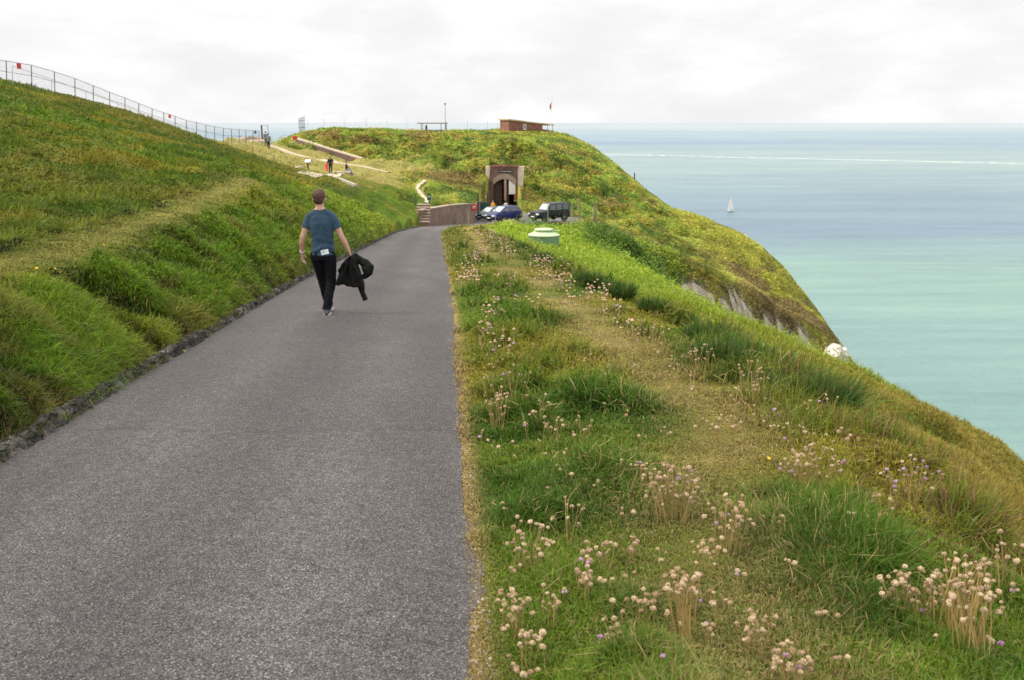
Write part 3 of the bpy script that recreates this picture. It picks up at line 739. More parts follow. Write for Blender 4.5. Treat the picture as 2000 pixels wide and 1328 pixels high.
col = np.where(dryc, np.array([.25, .175, .07]) * (.6 + .7 * rng.random((n, 1))), col)
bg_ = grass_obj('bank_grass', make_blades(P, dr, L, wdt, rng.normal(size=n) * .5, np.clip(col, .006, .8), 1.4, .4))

# hill above the bank
P, N = sample(((cX <= bank_x(cD) - 1.7) & (cD < 118) & (cc[..., 2] > -4.9 - .0 * cD)) * .75)
x, d = P[:, 0], P[:, 1]; n = len(P)
tn = fbm(x * .7 + 4, d * .7, 3)
L = (.05 + .15 * sstep(.42, .66, tn)) * (.6 + .8 * rng.random(n)) * (1 + .004 * d)
wdt = np.maximum(.006, .0011 * d) * (.7 + .6 * rng.random(n))
dr = unit(N * .5 + UP * .3 + np.array([.45, -.3, 0]) + rng.normal(size=(n, 3)) * .45)
col = vary(surf_col(x, d, P[:, 2]), .25) * (.62 + .72 * sstep(.4, .6, tn))[:, None]  # tussock shading painted in: blades darker where the grass is short
bare = (rng.random(n) < .04)[:, None]
col = np.where(bare, np.array([.27, .21, .08]), col)
k = d < 30
parts = [make_blades(P[k], dr[k], L[k], wdt[k], rng.normal(size=k.sum()) * .4, col[k]), make_slivers(P[~k], dr[~k], L[~k], wdt[~k] * 1.5, col[~k])]
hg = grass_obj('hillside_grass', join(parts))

# seaward slope below the verge: grass near, bracken farther off
P, N = sample(rl * (cD < 100) * np.where(cD > 30, 1.6, .8))
x, d = P[:, 0], P[:, 1]; n = len(P)
edge = x - verge_e(d)
L = (.08 + .16 * rng.random(n)) * (1 + .010 * d) * np.where(d < 28, .55, 1) + .03 * np.exp(-(edge / .4) ** 2) * (d < 30)
wdt = np.maximum(.005, .0010 * d) * (.7 + .6 * rng.random(n))
dr = unit(N * .4 + UP * .6 + rng.normal(size=(n, 3)) * .35)
col = vary(surf_col(x, d, P[:, 2]), .22)
dk = .85 * np.exp(-((edge - .1) / .45) ** 2)[:, None] * (d < 34)[:, None]
col = col * (1 - .62 * dk) + np.array([.035, .075, .012]) * .62 * dk
redz = ((edge < 1.2) & (d > 4) & (d < 16) & (rng.random(n) < .25))[:, None]
col = np.where(redz, np.array([.21, .12, .05]) * (.6 + .7 * rng.random((n, 1))), col)
lf = (d > 30) & (rng.random(n) < .65)
bl = ~lf
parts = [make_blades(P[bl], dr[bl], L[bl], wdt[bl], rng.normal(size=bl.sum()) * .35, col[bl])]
bz_ = sstep(4.0, 7.5, x) * sstep(76, 84, d) + sstep(-.5, 1.5, x) * sstep(91, 95, d)
hgt = np.maximum(fbm(x * .8, d * .8 + 3, 3) - .35, 0) * (1.3 + 4.5 * np.clip(bz_, 0, 1))
col = col * np.where(bz_ > .3, .55 + 1.1 * np.clip(fbm(x * .8, d * .8 + 3.4, 3) - .15, 0, 1), 1)[:, None]  # shading of the thicket hollows put into the leaf colour
tk_ = np.exp(-((x[lf] - 2.4) / 1.7) ** 2 - ((d[lf] - 68.5) / 2.2) ** 2)
PL = P[lf] + UP * (rng.random(lf.sum()) * (.12 + hgt[lf]) * (1 - .9 * tk_))[:, None]
parts.append(make_leaves(PL, np.maximum(.07, .0022 * d[lf]) * (.7 + .7 * rng.random(lf.sum())), col[lf] * (.6 + .5 * rng.random((lf.sum(), 1))), 1.2))
sg = grass_obj('slope_grass', join(parts))

WIND = []
for px_, py_, D_ in [(829, 352, 124), (827, 360, 118), (818, 367, 113), (814, 376, 108), (819, 385, 103), (829, 391, 99), (834, 397, 95), (830, 404, 91)]:
    p_ = at(px_, py_, D_); WIND.append(Vector((p_.x, D_, gz(p_.x, D_))))
_pp = []
for qs, w in ((WIND, .7), ([(528, 285), (550, 292), (575, 302), (600, 308), (640, 316), (680, 322), (720, 328), (760, 338)], .9), ([(598, 344), (625, 342), (650, 344), (668, 343)], .9)):
    ps = [q_ if isinstance(q_, Vector) else pick(*q_) for q_ in qs]
    for a_, b_ in zip(ps, ps[1:]):
        for t_ in np.linspace(0, 1, 14): _pp.append((a_.x + (b_.x - a_.x) * t_, a_.y + (b_.y - a_.y) * t_, w))
_pp = np.array(_pp)
def off_path(P):
    keep = np.ones(len(P), bool)
    for x_, y_, w_ in _pp: keep &= (P[:, 0] - x_) ** 2 + ((P[:, 1] - y_) * .8) ** 2 > w_ ** 2
    return keep
# heath and scrub on the battery hill, the plateau and the headland
P, N = sample(((cD > 92) | ((cX < -8.5) & (cD > 62))) * (cc[..., 2] > -55) * 3.2 * ~((chalk[1:, 1:] > .4)))
k_ = off_path(P) & ~((P[:, 0] > -3.7) & (P[:, 0] < 1.2) & (P[:, 1] > 119) & (P[:, 1] < 144)); P, N = P[k_], N[k_]
x, d, z = P[:, 0], P[:, 1], P[:, 2]; n = len(P)
col = vary(surf_col(x, d, z), .11)
pl = ((x < -10.5) & (z > -6.6) & (d < 150)) | (d < 88) & (x < -8)
clump = fbm(x * .35 + 9, d * .22 + z * .35, 4)
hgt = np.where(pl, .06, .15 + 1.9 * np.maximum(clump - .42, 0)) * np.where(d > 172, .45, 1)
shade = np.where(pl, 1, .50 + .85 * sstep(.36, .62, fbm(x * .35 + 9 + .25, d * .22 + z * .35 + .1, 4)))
headl = (x > 22) & (d > 105)
hgt = np.where(headl, hgt * .45, hgt)
sz = np.where(pl, .0010, .00165) * d * (.6 + .8 * rng.random(n))
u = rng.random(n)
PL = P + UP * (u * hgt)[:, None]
col = col * (shade * (.62 + .5 * u))[:, None]  # shade of hollows and lower leaves painted into the scrub colour
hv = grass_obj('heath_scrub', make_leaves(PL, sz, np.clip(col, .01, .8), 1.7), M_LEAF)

# chips of chalk and grit in the worn places
def chips(name, PP, s, cols):
    n = len(PP); ang = rng.random((n, 5)) * .5 + np.arange(5) * 1.257
    rr_ = s[:, None] * (.5 + .6 * rng.random((n, 5)))
    ring = np.stack([PP[:, :1] + np.cos(ang) * rr_, PP[:, 1:2] + np.sin(ang) * rr_, PP[:, 2:] + np.zeros((n, 5))], -1)
    top = (PP + UP * (s * .55)[:, None])[:, None]
    V = np.concatenate([ring, top], 1).reshape(-1, 3); o = (np.arange(n) * 6)[:, None, None]
    T = (np.array([[i, (i + 1) % 5, 5] for i in range(5)])[None] + o).reshape(-1, 3)
    o_ = link_mesh(name, np_mesh(name, V, T, 3, np.repeat(cols, 6, 0)), M_LEAF); return tag(o_, kind='stuff')
P, N = sample((rpv > .45) * (cD < 26) * .07 * sstep(.42, .6, fbm(cX * .9 + 7, cD * .9, 3)))
P2, N2 = sample(((cX > road_r(cD) - .0) & (cX < road_r(cD) + .09) & (cD < 20)) * .07)
P = np.concatenate([P, P2]); s_ = (.003 + .009 * rng.random(len(P)) ** 2) * (1 + .05 * P[:, 1])
cols = np.array([.42, .37, .31]) * (.45 + .8 * rng.random((len(P), 1)))
chips('gravel', P + UP * .004, s_, np.clip(cols, 0, .8))

# tall dark tussocks standing along the brink of the verge
def tussock(px, py, h, nb, label, spread=.16):
    g = pick(px, py)
    a = rng.random(nb) * 2 * np.pi; rr_ = np.sqrt(rng.random(nb)) * spread
    P = np.stack([g.x + np.cos(a) * rr_, g.y + np.sin(a) * rr_, np.full(nb, g.z - .03)], 1)
    dr = unit(np.stack([np.cos(a) * rr_ / spread * .55, np.sin(a) * rr_ / spread * .55, np.ones(nb)], 1) + rng.normal(size=(nb, 3)) * .18 + np.array([.06, 0, 0]))
    L = h * (.55 + .55 * rng.random(nb))
    col = vary(np.repeat(np.array([[.055, .115, .018]]), nb, 0), .3)
    col = np.where((rng.random(nb) < .08)[:, None], np.array([.24, .2, .08]), col)
    V, T, C = make_blades(P, dr, L, np.full(nb, max(.004, .0009 * g.y)), rng.normal(size=nb) * .35, col, 1.3, .5)
    V = V - np.array(g)
    o = link_mesh('grass_tussock', np_mesh('grass_tussock', V, T, 3, C), M_GRASS); o.location = g
    tag(o, label, 'grass tussock', 'dark grass tussocks along the brink of the verge')
LT = 'dark green spiky grass tussock standing on the brink of the verge'
for px, py, h, nb, lab in [(1605, 800, .42, 900, 'tallest dark green grass tussock on the verge brink, beside the reddish seed grass'),
                      (1560, 785, .30, 700, 'dark low rounded grass tussock just left of the tallest tussock on the brink'),
                      (1405, 722, .42, 800, 'tall narrow dark grass tussock on the brink, behind thrift heads'),
                      (1370, 668, .30, 600, LT), (1335, 640, .3, 500, LT), (1275, 610, .32, 500, LT), (1215, 585, .42, 600, LT), (1190, 575, .36, 500, LT),
                      (1150, 560, .42, 500, LT), (1100, 528, .4, 400, LT), (1060, 512, .4, 400, LT), (1020, 492, .45, 400, LT), (1450, 730, .25, 500, LT), (1690, 850, .25, 500, LT), (1500, 760, .26, 400, LT)]:
    tussock(px, py, h, nb, lab)
# ------------------------------------------------------------------ built things
def brick_mat(name, c1, c2, mortar, scale=1.0, bw=.22, bh=.075):
    m, nt, b, out = new_mat(name)
    tc = nt.nodes.new('ShaderNodeTexCoord')
    br = nt.nodes.new('ShaderNodeTexBrick'); br.inputs['Scale'].default_value = scale
    br.inputs['Brick Width'].default_value = bw; br.inputs['Row Height'].default_value = bh; br.inputs['Mortar Size'].default_value = .008
    br.inputs['Color1'].default_value = (*c1, 1); br.inputs['Color2'].default_value = (*c2, 1); br.inputs['Mortar'].default_value = (*mortar, 1)
    sp = nt.nodes.new('ShaderNodeSeparateXYZ'); nt.links.new(tc.outputs['Object'], sp.inputs[0])
    ad = nt.nodes.new('ShaderNodeMath'); ad.operation = 'ADD'; nt.links.new(sp.outputs['X'], ad.inputs[0]); nt.links.new(sp.outputs['Y'], ad.inputs[1])
    cb = nt.nodes.new('ShaderNodeCombineXYZ'); nt.links.new(ad.outputs[0], cb.inputs['X']); nt.links.new(sp.outputs['Z'], cb.inputs['Y'])
    nt.links.new(cb.outputs[0], br.inputs['Vector'])
    n = noise_node(nt, 1.2, 5); r = ramp(nt, n.outputs[0], [(.3, (.6, .6, .6)), (.7, (1.25, 1.25, 1.25))])
    mu = nt.nodes.new('ShaderNodeMix'); mu.data_type = 'RGBA'; mu.blend_type = 'MULTIPLY'; mu.inputs['Factor'].default_value = 1
    nt.links.new(br.outputs[0], mu.inputs['A']); nt.links.new(r.outputs[0], mu.inputs['B'])
    nt.links.new(mu.outputs['Result'], b.inputs['Base Color']); b.inputs['Roughness'].default_value = .9
    return m
M_BRICK = brick_mat('red_brick', (.26, .075, .05), (.19, .06, .045), (.25, .2, .16))
M_BRICKD = brick_mat('dark_brick', (.15, .065, .05), (.11, .06, .05), (.16, .13, .11))
M_WALL = paint('streaked_wall', (.17, .11, .085), .9, var=.4, scale=1.1)
M_CONC = paint('concrete', (.34, .31, .26), .9, var=.2, scale=2, bmp=.3)
M_PALE = paint('pale_render', (.62, .52, .43), .9, var=.14, scale=1.5)
M_WHITE = paint('white_paint', (.78, .76, .72), .6, var=.06)
M_WOOD = paint('weathered_wood', (.22, .16, .11), .85, var=.3, scale=8)
M_DWOOD = paint('dark_wood', (.055, .032, .024), .7, var=.3, scale=8)
M_STEEL = paint('dark_steel', (.07, .08, .08), .5, .4, .2)
M_GALV = paint('galvanised', (.36, .38, .39), .5, .5, .15)
M_BLACK = paint('black_plastic', (.018, .018, .02), .5, var=.2)
M_STONE = paint('pale_stone', (.40, .33, .26), .95, var=.3, scale=3, bmp=.6)
M_CHALK = paint('chalk', (.50, .46, .41), .95, var=.45, scale=2.2, bmp=1.0)
M_PATH = paint('chalk_path', (.40, .335, .25), .95, var=.2, scale=.8, bmp=.3)
M_RED = paint('red_sign', (.5, .03, .035), .5, var=.12)
M_GREEN = paint('dark_green_paint', (.015, .06, .045), .5, var=.15)
M_TANK = paint('pale_green_paint', (.12, .21, .125), .6, var=.16, scale=2.5)
M_TANKT = paint('pale_green_lid', (.36, .46, .30), .6, var=.14, scale=2.5)
M_LAMPGL = paint('lamp_glass', (.75, .78, .8), .1, var=.03)
def glass_mat():
    m, nt, b, out = new_mat('window_glass')
    b.inputs['Base Color'].default_value = (.05, .065, .07, 1); b.inputs['Roughness'].default_value = .06; b.inputs['Specular IOR Level'].default_value = .9
    n = noise_node(nt, .8, 2); bump(nt, n.outputs[0], b, .02, .05)
    return m
M_GLASS = glass_mat()
M_SCREEN = paint('windscreen_painted_sky', (.34, .39, .42), .12, var=.25, scale=1.5)  # sky reflected in the windscreens, painted as a pale base colour

# draped paths
def draped(name, pts, w, mat, lift=.05, n=60, flat=False):
    P = [Vector(p) for p in pts]
    out = []
    for i in range(n + 1):
        f = i / n * (len(P) - 1); k = min(int(f), len(P) - 2); u = f - k
        a, b_, c, d = P[max(k - 1, 0)], P[k], P[k + 1], P[min(k + 2, len(P) - 1)]
        out.append(.5 * (2 * b_ + (c - a) * u + (2 * a - 5 * b_ + 4 * c - d) * u * u + (3 * b_ - a - 3 * c + d) * u ** 3))
    vs = []; fs = []
    for i, p in enumerate(out):
        t = out[min(i + 1, n)] - out[max(i - 1, 0)]; s = Vector((t.y, -t.x, 0)).normalized()
        ww = w * (1 + .3 * mnoise.noise(Vector((i * .35, 1.7, len(pts)))))
        for k in range(5):
            q = p + s * (k / 4 - .5) * ww
            vs.append((q.x, q.y, gz(p.x, p.y) + lift - .03 * abs(k - 2) if flat else gz(q.x, q.y) + lift * (1 - .9 * abs(k / 2 - 1))))
    for i in range(n):
        for k in range(4): fs.append((i * 5 + k, i * 5 + k + 1, i * 5 + 6 + k, i * 5 + 5 + k))
    o = MB().add(vs, fs).build(name, mat, smooth=True); return tag(o, kind='structure')
draped('path', WIND, .40, M_PATH, .16, 60, True)
draped('path', [pick(*q) for q in [(528, 285), (550, 292), (575, 302), (600, 308), (640, 316), (680, 322), (720, 328), (760, 338)]], 1.7, M_PATH, .10)
draped('path', [pick(*q) for q in [(598, 344), (625, 342), (650, 344), (668, 343)]], 1.6, M_PATH, .10, 30)

# ---- retaining wall by the road, with steps up to the footpath
def wall_run(pts, th, lean=0):
    """pts: (x, y, z_bottom, z_top), outer face towards the right"""
    mb = MB(); vs = []; fs = []
    n = len(pts)
    for i, (x, y, z0, z1) in enumerate(pts):
        a = pts[max(i - 1, 0)]; b = pts[min(i + 1, n - 1)]
        t = Vector((b[0] - a[0], b[1] - a[1], 0)).normalized(); s = Vector((-t.y, t.x, 0)) * th
        vs += [(x, y, z0), (x + s.x * .0 + lean * s.x, y + lean * s.y, z1), (x + s.x, y + s.y, z1), (x + s.x, y + s.y, z0)]
    for i in range(n - 1):
        for k in range(4): fs.append((i * 4 + k, i * 4 + (k + 1) % 4, i * 4 + 4 + (k + 1) % 4, i * 4 + 4 + k))
    fs += [(0, 3, 2, 1), ((n - 1) * 4, (n - 1) * 4 + 1, (n - 1) * 4 + 2, (n - 1) * 4 + 3)]
    return mb.add(vs, fs)
wp = []
for D in np.linspace(80.5, 134, 28):
    wp.append((float(road_l(D)) + .03, float(D), float(road_z(D)) - .3, float(np.interp(D, [80.5, 90, 98, 110, 134], [at(836, 409, 82).z, at(885, 403, 90).z, at(921, 399.5, 98).z, -9.15, -10.4]))))
we = empty('retaining_wall', (wp[0][0], wp[0][1], wp[0][2]), 0, 'long brown streaked retaining wall curving beside the road to the gateway', 'wall')
o = wall_run([(a - wp[0][0], b - wp[0][1], c - wp[0][2], d - wp[0][2]) for a, b, c, d in wp], .35).build('wall_body', M_WALL, we)
o = wall_run([(a - wp[0][0] + .04, b - wp[0][1], d - wp[0][2] + .002, d - wp[0][2] + .09) for a, b, c, d in wp], .45).build('coping', M_STONE, we)
s0 = at(826, 437, 80.2)
st_e = empty('stone_steps', s0, 0, 'short flight of pale stone steps climbing from the road beside the retaining wall', 'steps')
for i in range(7):
    mb = MB().box((-.02 * i, .18 + i * .36, -.12 + i * .205), (1.05, .42, .42))
    mb.build('step', M_WALL, st_e)
    MB().box((-.02 * i, .16 + i * .36, .115 + i * .205), (1.08, .44, .05)).build('tread', M_STONE, st_e.children[-1])
MB().box((-.02, 1.2, .55), (.16, 2.3, .10), rx=R(29)).build('side_kerb', M_STONE, st_e)

def post_thing(name, p, h, r, mat, label, cat, group=None, tilt=(0, 0)):
    mb = MB().tube([(0, 0, -.2), (tilt[0] * h, tilt[1] * h, h)], [r, r * .92], 8)
    o = mb.build(name, mat); o.location = p
    return tag(o, label, cat, group)
p = pick(838, 407)
e = empty('notice_sign', (p.x, p.y + .3, p.z - .2), 0, 'small dark green notice on a thin post at the top of the steps', 'sign')
MB().tube([(0, 0, -.2), (0, 0, 1.3)], .035, 8).build('post', M_STEEL, e); MB().box((0, -.06, 1.15), (.36, .04, .62)).build('panel', M_GREEN, e); MB().box((0, -.085, 1.2), (.24, .01, .2)).build('lettering', M_GALV, e)
he = empty('handrail', (p.x + .35, p.y, p.z - .2), 0, 'thin dark steel handrail beside the stone steps', 'handrail')
for i, (dx, dy, h) in enumerate([(0, .2, 1.1), (-.15, -1.6, .95)]): MB().tube([(dx, dy, -.5), (dx, dy, h)], .03, 6).build('post', M_STEEL, he)
MB().tube([(0, .2, 1.1), (-.15, -1.6, .95)], .03, 6).build('rail', M_STEEL, he)
p = pick(812, 402); post_thing('rail_post', p, 1.0, .04, M_STEEL, 'short dark post left of the top of the stone steps', 'post')

# ---- brick gateway into the battery
g0 = at(985, 404, 143.0); GWz = float(road_z(143)) - .05
gw = empty('gateway', (g0.x, 143.0, GWz), 0, 'brick gateway with a broad arch and pale side piers, set into the grassy hillside', 'gateway')
k = 143 / F
def gx_(px): return (px - 985) * k
TOP = at(985, 327, 143).z - GWz
xl_, xr_ = gx_(957), gx_(1010); ol, orr = gx_(964), gx_(1007); sp_ = at(985, 362, 143).z - GWz; ap = at(985, 350, 143).z - GWz
arch = [(ol + (orr - ol) * t, sp_ + (ap - sp_) * math.sin(math.pi * t) ** .8) for t in np.linspace(0, 1, 17)]
poly = [(xl_ - .35, 0), (ol, 0)] + arch + [(orr, 0), (xr_ + .05, 0), (xr_ + .05, TOP), (xl_ + .1, TOP)]
MB().prism(poly, -.3, .5).build('brick_front', M_BRICKD, gw)
band = [(x, z + .003) for x, z in arch] + [(x * 1.06 + .0, z + .75) for x, z in arch[::-1]]
MB().prism(band, -.42, -.303).build('arch_band', paint('stone_band', (.27, .21, .16), .9, var=.2), gw)
MB().box((0, .1, TOP + .12), (xr_ - xl_ + .2, .9, .24)).build('coping', M_BRICK, gw)
MB().prism([(gx_(948), at(948, 372, 143).z - GWz - 2), (xl_ - .38, at(948, 380, 143).z - GWz - 2.0), (xl_ + .08, TOP + .1), (gx_(949), TOP + .1)], -.1, .7).build('pier', M_PALE, gw)
MB().prism([(xr_ + .06, at(1015, 386, 143).z - GWz), (gx_(1020), at(1015, 384, 143).z - GWz), (gx_(1023.5), TOP + .05), (xr_ + .06, TOP + .05)], -.1, .7).build('pier', M_PALE, gw)
tun = MB(); tun.box((ol - .15, 3.5, 2.5), (.25, 6, 5)); tun.box((orr + .15, 3.5, 2.5), (.25, 6, 5)); tun.box((0, 3.5, ap + .25), (orr - ol, 6, .3)); tun.box((0, 6.6, 2.5), (orr - ol, .2, 5)); tun.build('passage', M_DWOOD, gw)
dl = MB().prism([(ol + .03, .02), (ol + 1.25, .02), (ol + 1.25, ap - .2), (ol + .6, sp_ + .6), (ol + .03, sp_ + .1)], .55, .64).build('door', M_DWOOD, gw)
for i in range(4): MB().box((ol + .18 + i * .3, .53, 1.6), (.04, .03, 3.1)).build('batten', M_WOOD, dl)
MB().box((gx_(987), -.36, 2.75), (.34, .08, at(985, 340, 143).z - GWz - 1.3)).build('hanging_banner', paint('faded_cloth', (.34, .24, .19), .9), gw)
MB().box((gx_(992.3), .2, 1.9), (.2, .25, 3.8)).build('door_post', M_BRICKD, gw)
wz0 = at(1000, 380, 143).z - GWz
MB().prism([(gx_(993.8), wz0), (orr - .03, wz0), (orr - .03, sp_ + .05), (gx_(999), sp_ + .5), (gx_(993.8), ap - .1)], -.26, -.16).build('white_panel', M_WHITE, gw)
sb = MB().box((gx_(987.5), -.36, at(985, 335.5, 143).z - GWz), (gx_(1000.5) - gx_(974.5), .1, .36)).build('name_board', M_BLACK, gw)
def text_mesh(body, size, mat, parent, loc, rot=(math.pi / 2, 0, 0), name='lettering', width=None):
    cu = bpy.data.curves.new(name, 'FONT'); cu.body = body; cu.size = size; cu.align_x = 'CENTER'; cu.align_y = 'CENTER'; cu.extrude = .004
    t = bpy.data.objects.new(name, cu); COL.objects.link(t)
    dg = bpy.context.evaluated_depsgraph_get(); me = bpy.data.meshes.new_from_object(t.evaluated_get(dg))
    bpy.data.objects.remove(t)
    o = link_mesh(name, me, mat, parent); o.rotation_euler = rot; o.location = loc
    if width:
        wd = max(v.co.x for v in me.vertices) - min(v.co.x for v in me.vertices)
        sc = width / wd; o.scale = (sc, sc, 1)
    return o
wx_ = -.875
for wd_, ww_ in (('The', .23), ('Needles', .60), ('Old', .24), ('Battery', .52)):
    text_mesh(wd_, .26, M_WHITE, sb, (gx_(987.5) + wx_ + ww_ / 2, -.416, at(985, 335.6, 143).z - GWz), width=ww_); wx_ += ww_ + .053
MB().box((gx_(1012), -.6, at(1012, 387, 143).z - GWz), (1.2, .6, .75)).build('parapet', M_BRICK, gw)
MB().box((gx_(1012), -.62, at(1012, 392.5, 143).z - GWz), (1.25, .62, .12)).build('ledge', M_STONE, gw)
# sloping wing wall with pale coping on the left
a0 = at(957, 372, 141); a1 = at(949, 383, 139); a2 = at(934, 390, 135); a3 = at(912, 384, 136)
ww = empty('wing_wall', (a2.x, a2.y, road_z(135) - .1), 0, 'dark brick wing wall with a bright pale coping, stepping down left of the gateway', 'wall')
o0 = Vector(ww.location)
def rel(v): return Vector(v) - o0
vs = [rel(q) for q in (a2, a1, a0)]
w1 = MB()
w1.add([(v.x, v.y, -.2) for v in vs] + [tuple(v) for v in vs] + [(v.x - .1, v.y + .5, -.2) for v in vs] + [(v.x - .1, v.y + .5, v.z) for v in vs],
       [(0, 1, 4, 3), (1, 2, 5, 4), (3, 4, 10, 9), (4, 5, 11, 10), (6, 9, 10, 7), (7, 10, 11, 8), (0, 3, 9, 6), (2, 8, 11, 5)])
w1.build('wall_body', M_BRICKD, ww)
c = [rel(at(912, 383.5, 136.5)), rel(at(950, 381.5, 139)), rel(at(949, 385, 138.2)), rel(at(922, 390, 134.5))]
c2 = [v - Vector((0, 0, .18)) for v in c]
MB().add(c + c2, [(0, 1, 2, 3), (7, 6, 5, 4), (0, 4, 5, 1), (1, 5, 6, 2), (2, 6, 7, 3), (3, 7, 4, 0)]).build('coping', M_PALE, ww)

# ---- signs, poles and posts round the car park
def panel_sign(px, py0, py1, D, w, h, mat, label, posts=1, name='sign_board', pm=None, text=None):
    b = at(px, py1, D); b.z = gz(b.x, D)
    t = at(px, py0, D).z
    e = empty(name, b, 0, label, 'sign')
    for i in range(posts):
        dx = 0 if posts == 1 else (i - .5) * w * .7
        MB().tube([(dx, 0, -.2), (dx, 0, t - b.z)], .04, 6).build('post', pm or M_WOOD, e)
    pb = MB().box((0, -.07, t - b.z - h / 2), (w, .04, h)).build('panel', mat, e)
    if text:
        MB().box((0, -.1, t - b.z - h * .36), (w * .7, .01, h * .12)).add([], []).build('marking', M_WHITE, pb)
        MB().box((0, -.1, t - b.z - h * .60), (w * .55, .01, h * .10)).build('marking', M_WHITE, pb)
    return e
panel_sign(926, 400, 422, 101.5, .58, .62, M_RED, 'red square notice on a post at the end of the retaining wall', text=1)
panel_sign(947, 396, 418, 122, 1.15, 1.2, M_GREEN, 'dark green board standing behind the parked cars, left of the gateway', 2)
def sign_on(px, py, D, w, h, mat, label, name='warning_sign'):
    p = at(px, py, D); g = gz(p.x, D)
    e = empty(name, (p.x, D, min(g, p.z - h / 2)), 0, label, 'sign')
    z = p.z - e.location.z
    MB().tube([(0, .04, -.2), (0, .04, z + h / 2)], .035, 6).build('post', M_GALV, e); MB().box((0, 0, z), (w, .03, h)).build('panel', mat, e)
    return e
sign_on(800, 325, 146, .62, .5, M_RED, 'small red warning sign low on the battery hillside, above the winding chalk path')
sign_on(576, 270, 160, .75, .5, M_RED, 'small red sign at the upper end of the sloping ramp wall')
p = at(934, 418, 118); p.z = gz(p.x, 118)
e = empty('utility_pole', p, 0, 'thin dark pole with a stay cable, left of the gateway', 'pole')
hp = at(934, 378, 118).z - p.z
MB().tube([(0, 0, -.3), (0, 0, hp)], [.10, .07], 8).build('pole', M_DWOOD, e)
q = at(872, 346, 140) - p
MB().tube([(0, 0, hp - .1), q * .5 + Vector((0, 0, hp * .5 - .4)), q], .02, 5).build('cable', M_DWOOD, e)
# wooden post with a strut at the verge end
b_ = at(916, 434, 86); b_.z = gz(b_.x, 86)
e = empty('timber_post', b_, 0, 'thick weathered timber post with a leaning strut where the verge ends', 'post')
MB().tube([(0, 0, -.2), (-.02, 0, 1.35)], [.10, .085], 8).build('upright', M_WOOD, e); MB().tube([(.42, .15, -.1), (.0, 0, 1.0)], .045, 6).build('strut', M_WOOD, e)
for px, y0, y1, D, lab in [(968, 404, 428, 99, 'thin pale post in front of the blue car'), (1070, 398, 428, 101, 'thin pale post in front of the black off-roader\'s door'),
                           (1117, 396, 430, 103, 'thin pale post at the tail of the black off-roader')]:
    p = at(px, y1, D); g = gz(p.x, D)
    post_thing('fence_post', (p.x, D, g - .2), at(px, y0, D).z - g + .2, .035, M_GALV, lab, 'post', 'thin posts along the car park edge')
p = at(1161, 426, 104); p.z = gz(p.x, p.y)
e = empty('gate_post', p, 0, 'stout grey-brown timber gate post with a strut, right of the black off-roader', 'post')
hh = at(1161, 396, 104).z - p.z
MB().box((.1, 0, hh / 2 - .1), (.22, .22, hh + .2)).build('upright', M_WOOD, e, bevel=.02); MB().tube([(-.28, 0, -.1), (.02, 0, hh * .9)], .09, 7).build('strut', M_WOOD, e)
p2 = at(1131, 405, 118); p2.z = gz(p2.x, p2.y)
post_thing('fence_post', p2, at(1131, 388, 118).z - p2.z, .10, M_WOOD, 'thick timber post behind the black off-roader on the right', 'post')
we2 = empty('wire_fence', p, 0, 'slack wire fence strung between the two timber posts right of the off-roader', 'fence')
for f in (.35, .65, .95):
    a = Vector((.1, 0, hh * f)); b2 = p2 - p + Vector((0, 0, 1.0 * f)); MB().tube([a, (a + b2) / 2 - Vector((0, 0, .06)), b2], .012, 5).build('wire', M_STEEL, we2)
m_ = (p2 - p) * .5; MB().tube([m_ + Vector((0, 0, -.5)), m_ + Vector((0, 0, 1.1))], .04, 6).build('post', M_GALV, we2)
p = at(1239, 356, 188); p.z = gz(p.x, p.y)
post_thing('marker_post', p, 1.3, .12, M_DWOOD, 'lone dark post on the right shoulder of the battery hill against the sea', 'post')

# ---- round tank
tk = at(1062, 478, 70); tk.z = gz(tk.x, 70) - .05
e = empty('water_tank', tk, 0, 'pale green round concrete tank with a stepped lid, sunk in the slope below the verge', 'tank')
kz = 70 / F; hz = at(1062, 459, 70).z - tk.z
MB().lathe([(1.10, -.6), (1.10, hz - .06)], 40).build('drum', M_TANK, e, True)
MB().lathe([(1.14, hz - .06), (1.15, hz), (.70, hz + .20), (.66, hz + .22)], 40).build('cover', M_TANKT, e, True)
MB().lathe([(.56, hz + .2), (.58, hz + .30), (.67, hz + .31), (.67, hz + .39), (.62, hz + .42), (.3, hz + .44)], 36).build('hatch', M_TANKT, e, True)
MB().tube([(.6, .1, hz + .28), (1.15, .1, hz + .27)], .035, 8).build('pipe', M_TANKT, e)
p = pick(1063, 489); o = MB().lathe([(.05, -.1), (.45, -.05), (.5, .08), (.3, .17), (.05, .2)], 12).build('stone_slab', paint('brown_stone', (.27, .17, .07), .95, var=.3), smooth=True); o.location = p; o.scale = (1, .6, .9)
tag(o, 'flat brown stone lying in the grass in front of the pale green tank', 'stone')

